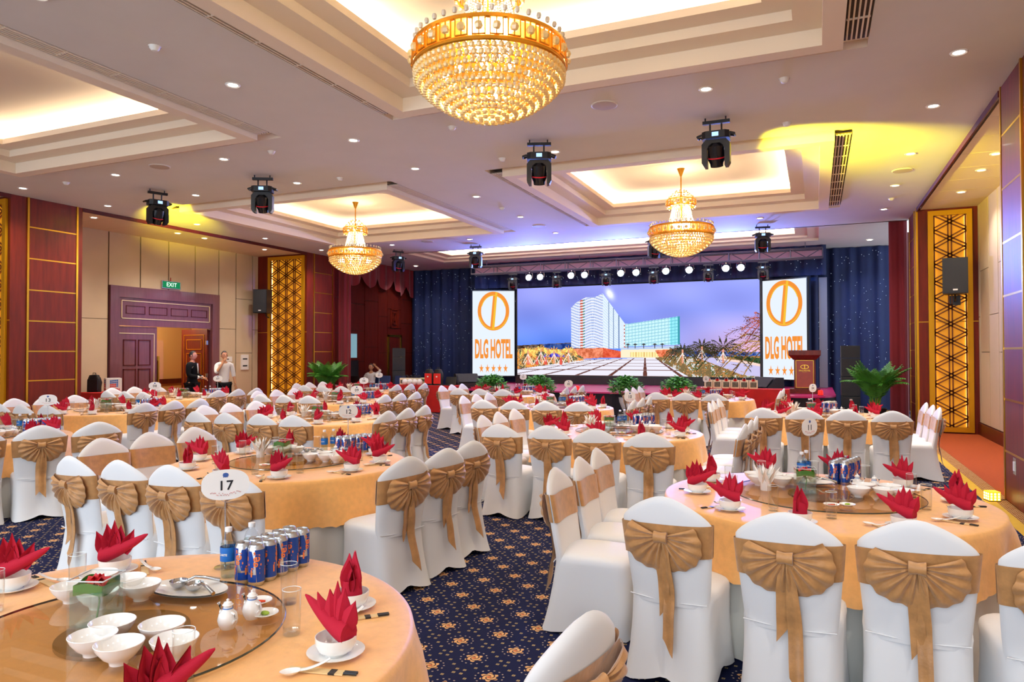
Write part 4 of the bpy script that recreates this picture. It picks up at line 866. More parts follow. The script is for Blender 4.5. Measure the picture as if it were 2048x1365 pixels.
NUM = {'17': 'seventeen', '11': 'eleven', '12': 'twelve', '13': 'thirteen', '10': 'ten', '09': 'nine', '08': 'eight', '04': 'four', '05': 'five', '06': 'six', '07': 'seven', '03': 'three', '02': 'two', '01': 'one'}
POSN = {1: ['only'], 3: ['leftmost', 'middle', 'rightmost'], 4: ['leftmost', 'second from left', 'third from left', 'rightmost']}
DEP = ['nearest', 'middle', 'farthest']
nch = 0
for tn, cs in CH.items():
    tc = TABLES[tn]
    for row, base in (('F', 0), ('L', -PI/2), ('R', PI/2)):
        for i, (ax, ay) in enumerate(cs[row]):
            want = math.atan2(-(tc[0]-ax), tc[1]-ay); dlt = (want-base+PI) % (2*PI)-PI; k = .10 if row != 'F' else .14
            rz = base+dlt*k+random.uniform(-.035, .035)
            if tn == '11' and row == 'F': rz = base+[-.16, -.11, -.08, .06][i]
            if tn == '17': rz = PI/2-.25
            if tn == '12' and row == 'R': rz = PI/2-.30
            if tn == '13': rz = PI/2-.42
            ox, oy = 0, -.255; x = ax-(ox*cos(rz)-oy*sin(rz)); y = ay-(ox*sin(rz)+oy*cos(rz)); v = (nch*7+i*3) % 4; nch += 1
            m_ = len(cs[row]); where = f'{POSN[m_][i]} in front row' if row == 'F' else f'{DEP[i] if m_ > 1 else "lone"} on {"left" if row == "L" else "right"} side'
            place(f'chair{v}', make_chair(v), (x, y, 0), rz, f'white covered chair with gold bow, {where} of table {NUM[tn]}', 'chair', 'white covered banquet chairs with gold bows')

# ================================================================= TABLES
TR = .98; TZ = .765
def overlay_mesh(seed):
    rn = random.Random(seed); b = MB(); n = 220; ph = [rn.uniform(0, 6) for _ in range(4)]; fr_ = [rn.choice((9, 10, 11)), rn.choice((15, 16, 17)), 23, 5]
    rows = [(0, 0), (.5, 0), (.9, 0), (TR-.012, 0), (TR+.001, -.006), (TR+.007, -.03), (None, .25), (None, .5), (None, .75), (None, .95), (None, 1)]
    def fold(a): return .5*cos(fr_[0]*a+ph[0])+.3*cos(fr_[1]*a+ph[1])+.2*cos(fr_[3]*a+ph[3])
    for r, q in rows:
        for i in range(n):
            a = 2*PI*i/n
            if r is not None: rr, z = r, TZ+q
            else:
                hem = -.31+.02*sin(3*a+ph[2])+(.012*abs(sin(38*a)) if q == 1 else 0); rr = TR+.014+q*.03+.07*q**.8*fold(a); z = TZ+hem*q-.02
            b.v.append((rr*cos(a), rr*sin(a), z))
    for k in range(len(rows)-1):
        for i in range(n): b.f.append((k*n+i, (k+1)*n+i, (k+1)*n+(i+1) % n, k*n+(i+1) % n)); b.m.append(0)
    return b.mesh('overlay', m_cloth, 60)
def skirt_mesh(seed):
    rn = random.Random(seed); b = MB(); n = 240; ph = [rn.uniform(0, 6) for _ in range(4)]
    for q in (0, .15, .4, .7, 1):
        for i in range(n):
            a = 2*PI*i/n; rr = TR-.03+.03*q+.026*min(1, q*2)*(cos(26*a+ph[0])*.6+cos(17*a+ph[1])*.4); b.v.append((rr*cos(a), rr*sin(a), .752-.745*q))
    for k in range(4):
        for i in range(n): b.f.append((k*n+i, (k+1)*n+i, (k+1)*n+(i+1) % n, k*n+(i+1) % n)); b.m.append(0)
    return b.mesh('table_skirt', m_skirt, 60)
OV = [overlay_mesh(s) for s in (1, 2, 3)]; SKM = [skirt_mesh(s) for s in (4, 5)]
def round_table():
    t = empty('round_table'); MB().lathe([(.001, .72), (.92, .72), (.93, .725), (.93, .74), (.92, .745), (.001, .745)], 48).build('table_top', m_wood, t)
    lm = MB().tube([(0, 0, 0), (0, 0, .72)], .018, 8).mesh('leg', m_steel)
    for x, y in ((.6, .6), (-.6, .6), (.6, -.6), (-.6, -.6)): link('leg', lm, t, (x, y, 0))
    return t
def turntable():
    t = empty('glass_turntable'); MB().lathe([(.001, 0), (.2, 0), (.2, .012), (.001, .012)], 40).build('turning_base', m_disc, t)
    MB().lathe([(.001, .0205), (.508, .0205)], 72, cap=False).build('glass_disc', m_turn, t); MB().lathe([(.508, .0125), (.511, .015), (.511, .018), (.508, .0205)], 72, cap=False).build('glass_edge', m_turnedge, t); return t
TTZ = TZ+.0215
def lathe_obj(name, prof, m, n=24, sm=60): return MB().lathe(prof, n, cap=False).build(name, m, smooth=sm)
def saucer(): return lathe_obj('saucer', [(.001, 0), (.045, 0), (.05, .004), (.075, .012), (.088, .016), (.0885, .018), (.07, .0145), (.045, .008), (.001, .007)], m_china, 28)
def soup_bowl(): o = lathe_obj('soup_bowl', [(.001, 0), (.036, 0), (.038, .006), (.055, .016), (.062, .035), (.063, .056), (.0605, .056), (.058, .036), (.05, .018), (.001, .012)], m_china, 28); return o
def rice_bowl(): return lathe_obj('rice_bowl', [(.001, 0), (.026, 0), (.028, .01), (.045, .022), (.062, .045), (.069, .062), (.067, .063), (.058, .045), (.04, .024), (.001, .016)], m_china, 24)
def tumbler():
    o = lathe_obj('drinking_glass', [(.001, .002), (.028, .002), (.0285, .004), (.031, .15), (.0295, .15), (.0275, .02), (.001, .018)], m_glass, 20); MB().lathe([(.0293, .15), (.0303, .1515), (.0313, .15)], 20, cap=False).build('rim', m_rim, o); MB().lathe([(.001, .016), (.026, .016), (.027, .01), (.026, .003), (.001, .003)], 16, cap=False).build('thick_base', m_rim if False else m_glass, o); return o
def spoon():
    b = MB(); b.grid(lambda u, v: ((.001+.024*v)*cos(2*PI*u)*(1.25), (.001+.019*v)*sin(2*PI*u), .003+.013*v*v), 18, 5, closeu=True)
    b.grid(lambda u, v: (.026+.085*v, (.009-.002*v)*cos(2*PI*u), .014+.022*v*v+.003*sin(2*PI*u)), 8, 6, closeu=True); return b.build('soup_spoon', m_china, smooth=60)
def chops():
    o = MB().box(-.09, .085, -.014, .014, .001, .005).build('chopstick_sleeve', m_bamboo, smooth=0)
    MB().tube([(.085, -.005, .005), (.125, -.005, .005)], .004, 6).tube([(.085, .005, .005), (.125, .005, .005)], .004, 6).build('chopsticks', m_black, o); MB().box(.04, .06, -.0145, .0145, .001, .0056).build('band', m_black, o, smooth=0); return o
def leaf(b, base, tip, w, thick, side, fold=.35):
    """a folded cloth point: a V-creased blade"""
    base, tip = Vector(base), Vector(tip); ax = tip-base; L = ax.length; t = ax/L; sd = Vector(side).normalized(); sd = (sd-t*sd.dot(t)).normalized(); nn = t.cross(sd)
    def f(u, v):
        k = (1-v**2.2)*(.75+.5*sin(PI*min(1, v*1.1))); x = (u-.5)*2
        return base+ax*v+sd*(w*k*x)+nn*(w*fold*k*(1-abs(x)*2)+.15*w*sin(v*3))
    b.grid(f, 7, 7); b.grid(lambda u, v: f(u, v)-nn*thick, 7, 7)
def napkin_boat():
    b = MB()   # wrapped band with one long tip, and a fan of points
    def f(u, v):   # u along the boat, v around the band
        x = -.055+.19*u; wz = (.028*(1-u)**.55+.003); wy = .032*(1-u**1.6)+.003; a = PI*2*v; return (x, wy*cos(a), .068+.085*u**1.4+wz*sin(a)*1.15)
    b.grid(lambda v, u: f(u, v), 16, 14, closeu=True); b.add([f(0, k/16) for k in range(16)], [tuple(range(16))])
    for dx, ang, L, w in ((-.035, -.42, .10, .026), (-.012, -.16, .125, .03), (.010, .10, .115, .028), (.034, .42, .105, .024), (.0, .0, .14, .022)):
        leaf(b, (dx, 0, .075), (dx+L*sin(ang), .006*(1 if ang > 0 else -1), .08+L*cos(ang)), w, .004, (1, .35, 0))
    o = b.build('folded_napkin', m_nap, smooth=45); return o
def napkin_bud():
    b = MB()
    def f(u, v): a = 2*PI*u; r = .036*(1-.15*v)*(1+.1*cos(a*2)); return (r*cos(a), r*.85*sin(a), .035+.07*v+.012*cos(a-.8))
    b.grid(f, 20, 5, closeu=True); b.grid(lambda u, v: (f(u, 1)[0]*(1-.9*v), f(u, 1)[1]*(1-.9*v), f(u, 1)[2]-.02*v), 20, 3, closeu=True)
    for a, L, w, ln in ((.4, .155, .032, .012), (2.2, .14, .030, .014), (4.3, .12, .028, .016), (5.4, .10, .024, .02)):
        leaf(b, (.010*cos(a), .010*sin(a), .06), (ln*cos(a), ln*sin(a), .07+L*.85), w, .004, (-sin(a), cos(a), 0), .5)
    return b.build('folded_napkin', m_nap, smooth=45)
def vase():
    v = empty('flower_vase'); s = .062; h = .165
    g = MB()
    for x0, x1, y0, y1 in ((-s, s, -s, -s+.004), (-s, s, s-.004, s), (-s, -s+.004, -s+.004, s-.004), (s-.004, s, -s+.004, s-.004)): g.box(x0, x1, y0, y1, .0, h)
    g.box(-s, s, -s, s, 0, .008); g.build('glass_walls', m_glass, v, smooth=0)
    e = MB()
    for sx in (-1, 1): e.box(-s, s, sx*s-.002, sx*s+.002, h-.003, h).box(sx*s-.002, sx*s+.002, -s, s, h-.003, h)
    e.build('rim', m_rim, v, smooth=0)
    MB().box(-s+.006, s-.006, -s+.006, s-.006, .01, .125).build('water', m_water, v, smooth=0)
    MB().grid(lambda u, w: (lambda a: ((abs(cos(a))**8+abs(sin(a))**8)**(-1/8)*(s-.008)*cos(a), (abs(cos(a))**8+abs(sin(a))**8)**(-1/8)*(s-.008)*sin(a), .115+.034*w+.006*sin(a*3)))(2*PI*u), 40, 3, closeu=True).build('leaf_band', m_leaf, v)
    r = MB()
    for k in range(11):
        a = k*2.4; rr = .006+.0028*k; leaf(r, (.3*rr*cos(a), .3*rr*sin(a), .135), (rr*cos(a)*1.5, rr*sin(a)*1.5, .172-.0018*k), .02, .0015, (-sin(a), cos(a), 0), .6)
    r.build('rose', m_rose, v); MB().tube([(0, 0, .02), (.01, 0, .08), (0, 0, .14)], .003, 5).build('rose_stem', m_leaf, v); return v
def tissue_holder():
    h = empty('tissue_holder'); MB().lathe([(.001, 0), (.034, 0), (.036, .004), (.034, .1), (.036, .104), (.032, .104), (.031, .006), (.001, .006)], 20, cap=False).build('cup', m_china, h)
    pm = MB(); leaf(pm, (0, 0, .02), (.085, 0, .165), .02, .001, (0, 1, 0), .3); pmm = pm.mesh('paper_tissue', m_paper)
    for k in range(14): link('paper_tissue', pmm, h, (0, 0, .0), (random.uniform(-.1, .1), random.uniform(-.25, .15), k*2.4))
    return h
def can():
    c = MB().lathe([(.001, .004), (.024, .003), (.0265, .0), (.0325, .012), (.033, .016), (.033, .147), (.031, .153), (.0265, .160), (.0262, .163), (.025, .163), (.0245, .160), (.001, .159)], 24, cap=False).build('beer_can', m_alu)
    def wrap(fn, nu, nv, r): b = MB(); b.grid(lambda u, v: (lambda a, z: (r*sin(a), -r*cos(a), z))(*fn(u, v)), nu, nv); return b
    w = wrap(lambda u, v: (-2.55+1.75*u+.25*(v-.5), .017+.128*v), 16, 2, .0333); w.add(*[(lambda B: (B.v, B.f))(wrap(lambda u, v: (.75+1.8*u-.25*(v-.5), .017+.128*v), 16, 2, .0333))][0])
    w.add(*[(lambda B: (B.v, B.f))(wrap(lambda u, v: (-.8+1.6*u, .017+.03*v), 14, 2, .0333))][0])
    w.add(*[(lambda B: (B.v, B.f))(wrap(lambda u, v: ((-.62+1.24*u)*(1-abs(v-.45)*1.1), .055+.085*v), 12, 6, .0333))][0]); w.build('blue_print', m_canblue, c, smooth=60)
    for a0 in (-.75, .75, 2.6):
        t = text('Tiger', .052, m_canor, c, Matrix.Rotation(rad(90), 4, 'Z'), 'lettering', bold=.0009, ext=0)
        for v in t.data.vertices: a = a0+v.co.x/.0335; z = .088+v.co.y*.9; v.co = (.0338*sin(a), -.0338*cos(a), z)
    MB().lathe([(.0262, .1625), (.0272, .1635), (.0262, .1645), (.0252, .1635), (.0262, .1625)], 20, cap=False).build('rim', m_steel, c); MB().cbox((0, .006, .1605), (.012, .02, .0015)).build('pull_tab', m_steel, c, smooth=0); return c
def bottle():
    b = lathe_obj('water_bottle', [(.001, .002), (.03, .001), (.032, .01), (.031, .04), (.033, .05), (.033, .12), (.03, .15), (.024, .168), (.013, .18), (.0125, .192)], m_pet, 20)
    MB().lathe([(.0335, .07), (.0337, .072), (.0337, .125), (.0335, .127)], 20, cap=False).build('label_band', m_blue, b); MB().lathe([(.014, .188), (.0145, .19), (.0145, .206), (.001, .208)], 14, cap=False).build('cap', m_cap, b)
    MB().lathe([(.001, .004), (.029, .004), (.0305, .07), (.03, .14), (.001, .141)], 16, cap=False).build('water', m_water, b)
    t = text('CLARTE', .012, m_white, b, Matrix.Identity(4), bold=.0004, ext=0)
    for v in t.data.vertices: a = v.co.x/.034; z = .098+v.co.y; v.co = (.0341*sin(a), -.0341*cos(a), z)
    return b
def platter():
    p = MB().grid(lambda u, v: (.165*v*cos(2*PI*u), .095*v*sin(2*PI*u), .003+.016*v**4), 40, 7, closeu=True).grid(lambda u, v: (.165*v*cos(2*PI*u), .095*v*sin(2*PI*u), 0+.012*v**4), 40, 5, closeu=True).build('oval_platter', m_china, smooth=60); return p
def ladle():
    b = MB(); b.grid(lambda u, v: (.034*sin(PI/2*v)*cos(2*PI*u), .034*sin(PI/2*v)*sin(2*PI*u), .034-.03*cos(PI/2*v)), 18, 6, closeu=True); b.tube([(.034, 0, .034), (.06, 0, .046), (.10, 0, .04), (.15, 0, .026)], [.005, .005, .006, .008], 8); return b.build('soup_ladle', m_steel, smooth=60)
def teapot():
    t = MB().lathe([(.001, 0), (.022, 0), (.03, .015), (.033, .03), (.028, .05), (.015, .064), (.014, .074), (.018, .078), (.001, .08)], 20, cap=False).build('sauce_pot', m_china, smooth=60)
    MB().tube([(.028, 0, .03), (.042, 0, .045), (.048, 0, .066), (.055, 0, .072)], [.008, .006, .005, .006], 8).build('spout', m_china, t); MB().tube([(-.024, 0, .056), (-.042, 0, .054), (-.046, 0, .038), (-.03, 0, .022)], .004, 6).build('handle', m_china, t)
    MB().lathe([(.016, .078), (.012, .086), (.004, .089), (.005, .095), (.001, .098)], 14, cap=False).build('lid', m_china, t); MB().lathe([(.0172, .066), (.0176, .067), (.0172, .069)], 16, cap=False).build('blue_line', m_blue, t); return t
def dish(): return lathe_obj('sauce_dish', [(.001, 0), (.025, 0), (.03, .004), (.046, .014), (.045, .0155), (.028, .007), (.001, .005)], m_china, 24)
def chilli(): return MB().grid(lambda u, v: ((-.022+.044*v), .009*cos(2*PI*u)*sin(PI*min(.98, v*.9+.06)), .004+.004*sin(2*PI*u)), 8, 7, closeu=True).build('chilli_sauce', mat('chilli_red', 'd2401f', .2), smooth=60)
def lime(): return MB().grid(lambda u, v: (.016*cos(PI*v), .016*sin(PI*v)*.5*cos(2*PI*u), .006+.008*sin(PI*v)*sin(2*PI*u)), 8, 7, closeu=True).build('lime_wedge', mat('lime_green', '9bb83a', .4), smooth=60)
def sign(num):
    s = empty('table_sign'); MB().lathe([(.001, 0), (.045, 0), (.045, .004), (.005, .007), (.0035, .012), (.0035, .29), (.001, .29)], 20, cap=False).build('pole', m_steel, s)
    MB().lathe([(.02, -.0015), (.0215, 0), (.02, .0015), (.0185, 0), (.02, -.0015)], 20, cap=False).xf(T(0, .002, .305) @ Matrix.Rotation(rad(90), 4, 'X')).build('clip_ring', m_steel, s)
    c = MB(); n = 40; pts = [((abs(cos(a))**.8)*math.copysign(.098, cos(a)), .36+(abs(sin(a))**.85)*math.copysign(.066, sin(a))) for a in [2*PI*i/n for i in range(n)]]
    c.add([(x, -.0045, z) for x, z in pts]+[(x, .0015-.004, z) for x, z in pts], [tuple(range(n)), tuple(range(2*n-1, n-1, -1))]+[(i, n+i, n+(i+1) % n, (i+1) % n) for i in range(n)]); c.build('card', m_card, s, smooth=0)
    text(num, .058, m_ink, s, T(0, -.0052, .355) @ FACE, 'number', bold=.0010, ext=.0003, sp=1.15)
    g = MB()
    for i in range(7):
        a = -PI+i*PI/3; g.box(-.014+.004*i, -.011+.004*i, -.0056, -.005, .392, .41) if i in (1, 3, 5) else None
    g.grid(lambda u, v: ((.012*v)*cos(2*PI*u), -.0054, .402+.010*v*sin(2*PI*u)), 16, 3, closeu=True); g.build('globe_emblem', mat('emblem_blue', '3a5fa8', .6), s)
    f = MB(); rn = random.Random(3)
    for k in range(26):
        x = -.06+.12*k/25; z = .312+.016*abs(x)/.06+rn.uniform(-.004, .008); f.ball((x, -.0052, z), .0028, 5, 2)
    stuff(f.build('flower_print', mat('print_pink', 'd9a3a3', .6), s)); return s
def ringname(a):
    a = a % 360
    for lim, nm in ((36, 'right rear'), (72, 'rear right'), (108, 'rear middle'), (144, 'rear left'), (180, 'left rear'), (216, 'left front'), (252, 'front left'), (288, 'front middle'), (324, 'front right'), (361, 'right front')):
        if a < lim: return nm
CLN = ['front left', 'front right', 'rear left', 'rear right', 'top centre', 'far rear']
si = 0
for ti, (tn, (tx, ty)) in enumerate(TABLES.items()):
    place('table', round_table, (tx, ty, 0), 0, f'round banquet table under the gold cloth, sign {NUM[tn]}', 'table', 'round banquet tables')
    o = link('gold_tablecloth', OV[ti % 3], None, (tx, ty, 0), (0, 0, ti*1.3)); tag(o, f'gold damask overlay with scalloped hem draped on table {NUM[tn]}', 'tablecloth', 'gold tablecloths')
    o = link('table_skirt', SKM[ti % 2], None, (tx, ty, 0), (0, 0, ti*.9)); tag(o, f'cream floor-length underskirt pleated around table {NUM[tn]}', 'table skirt', 'cream table skirts')
    ux, uy = tx+.02, ty+(.03 if tn == '17' else .0)
    place('turn', turntable, (ux, uy+(.07 if tn == '11' else 0), TZ+.001), 0, f'round glass turntable in the middle of table {NUM[tn]}', 'turntable', 'glass turntables', scale=(1.13, 1.13, 1) if tn == '11' else None)
    near = tn in ('17', '11', '12', '10')
    angs = [18+36*k for k in range(10)]
    if tn == '17': angs = [12, 42, 140, 166, -12]
    if tn in ('11', '12'): angs = [a+(-6 if tn == '11' else 2) for a in angs]
    for q, a in enumerate(angs):
        aa = rad(a+random.uniform(-3, 3)); rr = .79+random.uniform(-.02, .02)
        if tn == '17' and a == -12: aa, rr = rad(-29), .70
        x, y = tx+rr*cos(aa), ty+rr*sin(aa); nm = ringname(a); g = lambda s: f'{s} on tables'
        place('saucer', saucer, (x, y, TZ+.001), 0, f'white saucer at the {nm} seat of table {NUM[tn]}', 'saucer', 'white saucers')
        place('soupbowl', soup_bowl, (x, y, TZ+.008), 0, f'white soup bowl on saucer, {nm} seat of table {NUM[tn]}', 'bowl', 'white soup bowls')
        kind = 'bud' if (si*5+q*3) % 7 in (1, 4) else 'boat'
        if tn == '17': kind = {12: 'boat', 42: 'bud', 140: 'boat', 166: 'boat', -12: 'boat'}[a]
        rz = random.uniform(-.5, .5)+(PI if (tn in ('11', '10') and q % 5) or (tn not in ('17', '11', '10') and q % 2) else 0)
        if tn == '17': rz = {12: PI-.15, 42: .5, 140: .45, 166: .55, -12: 1.0}[a]
        place('nap'+kind, napkin_bud if kind == 'bud' else napkin_boat, (x, y, TZ+.010), rz, f'crimson napkin folded as {"an upright bud" if kind == "bud" else "a fanned boat"}, {nm} seat of table {NUM[tn]}', 'napkin', 'crimson folded napkins')
        gx, gy = tx+(rr-.20)*cos(aa+.22), ty+(rr-.20)*sin(aa+.22)
        place('glass', tumbler, (gx, gy, TZ+.0005), 0, f'empty straight drinking glass at the {nm} seat of table {NUM[tn]}', 'glass', 'drinking glasses')
        sx, sy = tx+(rr-.015)*cos(aa-.2), ty+(rr-.015)*sin(aa-.2)
        place('spoon', spoon, (sx-.04*cos(aa), sy-.04*sin(aa), TZ+.001), aa+.5, f'white china spoon at the {nm} seat of table {NUM[tn]}', 'spoon', 'white china spoons')
        cx_, cy2 = tx+(rr+.0)*cos(aa-.145), ty+(rr+.0)*sin(aa-.145)
        place('chop', chops, (cx_, cy2, TZ+.0006), aa, f'chopsticks in paper sleeve at the {nm} seat of table {NUM[tn]}', 'chopsticks', 'chopsticks in paper sleeves'); si += 1
    # things on the turntable and around it
    place('vase', vase, (tx-.10, ty+.02, TTZ), rad(20 if tn == '17' else 8), f'square glass vase with leaf band and red rose, table {NUM[tn]}', 'vase', 'square glass vases with roses')
    if tn != '17': place('tissue', tissue_holder, (tx-.34, ty+.02, TTZ), 0, f'white cup of fanned paper tissues on table {NUM[tn]}', 'tissue holder', 'cups of paper tissues')
    A = (-.30, .20) if tn == '17' else (-.31, .26); B = (.21, -.05) if tn == '17' else (.31, .10)
    for nm, (bx, by), offs in (('left cluster', A, [(-.09, -.07), (.06, -.075), (-.13, .07), (.02, .075), (.13, .05)]), ('right cluster', B, [(-.10, -.09), (.05, -.075), (-.06, .055), (.09, .075), (.15, -.06)] if tn != '17' else [(-.10, -.10), (.03, -.11), (.02, .05), (.155, -.02), (-.145, .0)])):
        for j, (ox, oy) in enumerate(offs):
            place('rice', rice_bowl, (tx+bx+ox*.98, ty+by+oy*.98, TTZ), 0, f'small white bowl, {CLN[j]} of the {nm} on table {NUM[tn]}', 'bowl', 'small white bowls on turntables')
    place('platter', platter, (tx-.08, ty+.38, TTZ), .1, f'white oval platter holding ladles on table {NUM[tn]}', 'platter', 'white oval platters')
    for j, (ox, rz) in enumerate(((-.05, .6), (.03, -.3))): place('ladle', ladle, (tx-.08+ox, ty+.38, TTZ+.004), rz, f'{"left" if j == 0 else "right"} steel ladle lying on the platter of table {NUM[tn]}', 'ladle', 'steel ladles on platters')
    P0 = ((.33, .17), (.34, .27)) if tn == '17' else ((.22, .34), (.32, .30))
    for j, (ox, oy) in enumerate(P0): place('pot', teapot, (tx+ox, ty+oy, TTZ), 2.9 if tn == '17' else rad(20+j*30), f'{"front" if j == 0 else "rear"} small white sauce pot on table {NUM[tn]}', 'sauce pot', 'white sauce pots')
    for j, (ox, oy) in enumerate(((.27, .40), (.38, .31)) if tn == '17' else ((.05, -.36), (.14, -.32))):
        place('dish', dish, (tx+ox*.97, ty+oy*.97, TTZ), 0, f'{"left" if j == 0 else "right"} small sauce dish on the turntable of table {NUM[tn]}', 'dish', 'small sauce dishes')
        if near: place('chilli' if j == 0 else 'lime', chilli if j == 0 else lime, (tx+ox*.97, ty+oy*.97, TTZ+.006), .4, f'{"red chilli sauce" if j == 0 else "lime wedge"} in a small dish on table {NUM[tn]}', 'condiment', 'condiments in small dishes')
    for r_ in range(2):
        for c_ in range(5):
            place('can', can, (tx-.02+.069*r_+(.0 if tn == '17' else .1)+(.0 if tn == '17' else .022)*c_, ty+(.60 if tn == '17' else .57)+.068*c_, TZ+.001), random.uniform(-.9, .9), f'blue and silver beer can, {"left" if r_ == 0 else "right"} file, {["front", "second", "third", "fourth", "rear"][c_]}, table {NUM[tn]}', 'can', 'blue and silver beer cans')
    for j in range(2): place('bottle', bottle, (tx-.13+.03*j, ty+.63+.1*j, TZ+.001), 0, f'{"front" if j == 0 else "rear"} small water bottle beside the cans on table {NUM[tn]}', 'bottle', 'small water bottles')
    s = sign(tn); s.location = (tx-.24 if tn == '17' else tx-.08, ty+(.72 if tn == '17' else .93), TZ+.001); s.rotation_euler = (0, 0, rad(50 if tn == '17' else 57))
    tag(s, f'white oval table sign on steel pole reading {NUM[tn]}', 'sign', 'table number signs')

# ================================================================= PLANTS
def bush(lb, loc, ph):
    p = empty('potted_plant', loc); tag(p, lb, 'plant', 'leafy plants in front of the stage')
    if 'urn' not in PROTO: PROTO['urn'] = MB().lathe([(.001, 0), (.13, 0), (.13, .03), (.07, .06), (.05, .12), (.06, .22), (.11, .32), (.16, .45), (.175, .56), (.165, .56), (.14, .5), (.001, .48)], 28, cap=False).mesh('urn', m_china)
    link('urn', PROTO['urn'], p); rn = random.Random(ph); st_ = MB(); b = MB()
    for k in range(26):
        a = k*2.4; r = .12+.3*rn.random(); z = .62+.42*rn.random()*(1-.5*r/.42); tip = Vector((r*cos(a), r*sin(a)*.8, z)); st_.tube([(0, 0, .5), tuple(tip*.5+Vector((0, 0, .35))), tuple(tip)], .004, 4)
    for k in range(900):
        a = rn.uniform(0, 2*PI); q = rn.random()**.45; el = rn.uniform(-.5, PI/2); r = .42*q*cos(el); c = Vector((r*cos(a), r*sin(a)*.8, .80+.30*q*sin(el))); t = Vector((cos(a+rn.uniform(-.8, .8)), sin(a+rn.uniform(-.8, .8)), rn.uniform(-.6, .5))).normalized(); sd = t.cross(Vector((rn.uniform(-.5, .5), rn.uniform(-.5, .5), 1))).normalized(); L = rn.uniform(.07, .12); w = L*.3; nn = t.cross(sd)
        b.add([c, c+t*L*.45+sd*w+nn*.008, c+t*L, c+t*L*.45-sd*w+nn*.008, c+t*L*.5-nn*.004], [(0, 1, 4), (1, 2, 4), (2, 3, 4), (3, 0, 4)])
    st_.build('stems', m_stem, p); stuff(b.build('foliage', m_plant, p, smooth=0))
for k, (x, lb) in enumerate(((-8.17, 'before the left hotel screen'), (-6.77, 'second from the left before the video wall'), (-4.43, 'third from the left before the video wall'), (-3.12, 'rightmost, before the video wall'))):
    bush('bushy green plant in a white pedestal urn, ' + lb, (x, 17.55, 0), k+3)
def frond_mesh(L, w, bend):
    b = MB(); pts = []
    for i in range(12): t = i/11; a = rad(80)-bend*t; pts.append(t)
    P = [Vector((0, 0, 0))]; ang = rad(82)
    for i in range(14): P.append(P[-1]+Vector((cos(ang), 0, sin(ang)))*L/14); ang -= bend/14*(.5+i/10)
    b.tube(P, [.008*(1-i/16)+.002 for i in range(15)], 5)
    for i in range(4, 15):
        t = i/14; d = (P[i]-P[i-1]).normalized(); ll = w*sin(PI*min(.97, t*.85+.1))
        for k in (0, .5):
            c = P[i]-(P[i]-P[i-1])*k
            for s in (-1, 1):
                tip = c+Vector((d.x*.75, s*.8, d.z*.75-.35)).normalized()*ll; sd = d*.014
                b.add([c-sd, c+sd, (c+tip)/2+sd*1.1+Vector((0, 0, .02)), tip, (c+tip)/2-sd*1.1+Vector((0, 0, .02))], [(0, 1, 2, 4), (4, 2, 3)])
    return b.mesh('frond', m_palm, 60)
FR = [frond_mesh(1.1, .27, .55), frond_mesh(1.12, .3, 1.0), frond_mesh(.9, .28, 1.7)]
def palm(loc, lb, seed):
    p = empty('potted_palm', loc); tag(p, lb, 'plant', 'potted palms'); rn = random.Random(seed)
    MB().lathe([(.001, 0), (.17, 0), (.2, .2), (.23, .42), (.24, .46), (.215, .46), (.2, .42), (.001, .41)], 28, cap=False).build('pot', m_black, p)
    st_ = MB()
    for k in range(12): a = k*2.4; st_.tube([(.05*cos(a), .05*sin(a), .4), (.12*cos(a), .12*sin(a), .62+.03*(k % 4))], [.012, .008], 6)
    st_.build('stems', m_stem, p)
    for k in range(36): a = k*2.4+rn.uniform(-.2, .2); o = link('frond', FR[k % 3], p, (.07*cos(a), .07*sin(a), .45+.06*(k % 3)), (0, rn.uniform(-.1, .1), a)); o.scale = [rn.uniform(.82, 1.02)]*3
palm((1.2, 17.6, 0), 'large potted palm at the right end of the stage', 1); palm((-13.4, 17.15, 0), 'large potted palm by the far left pillar', 2)

# ================================================================= SIDE TABLES, GIFTS, SMALL THINGS
def clothed_table(loc, w, d, h, lb):
    t = empty('side_table', loc); tag(t, lb, 'table'); b = MB(); n = 90
    per = [(-w/2, -d/2), (w/2, -d/2), (w/2, d/2), (-w/2, d/2), (-w/2, -d/2)]; L = [0]
    for a, c in zip(per[:-1], per[1:]): L.append(L[-1]+abs(c[0]-a[0])+abs(c[1]-a[1]))
    def P(u, v):
        s = u*L[-1]*.99999; i = max(k for k in range(4) if L[k] <= s); f = (s-L[i])/(L[i+1]-L[i]); x = per[i][0]*(1-f)+per[i+1][0]*f; y = per[i][1]*(1-f)+per[i+1][1]*f
        o = .012+(.02+.012*sin(s*22))*v; nx, ny = ((0, -1), (1, 0), (0, 1), (-1, 0))[i]; return (x+nx*o, y+ny*o, h-(h-.02)*v)
    b.grid(P, n, 4, closeu=True); b.box(-w/2-.012, w/2+.012, -d/2-.012, d/2+.012, h-.004, h); b.build('red_cloth', m_red, t, smooth=50)
    lm = MB().tube([(0, 0, 0), (0, 0, h-.01)], .016, 8).mesh('leg', m_steel)
    for x in (-w/2+.06, w/2-.06):
        for y in (-d/2+.06, d/2-.06): link('leg', lm, t, (x, y, 0))
clothed_table((-10.3, 17.75, 0), 2.1, .55, .77, 'long table in bright red cloth before the left stage end')
clothed_table((-1.6, 17.6, 0), 2.05, .5, .84, 'long table in red cloth before the right stage end')
clothed_table((-15.3, 11.45, 0), 1.3, .6, .78, 'red clothed table in the left bay by the doorway')
m_kraft = mat('ivory_paper_bag', 'efe3c0', .7); m_photo = mat('bag_photo', '5c5a4c', .6, var=.5, vscale=30); m_ribbon = mat('red_ribbon', 'e02418', .4)
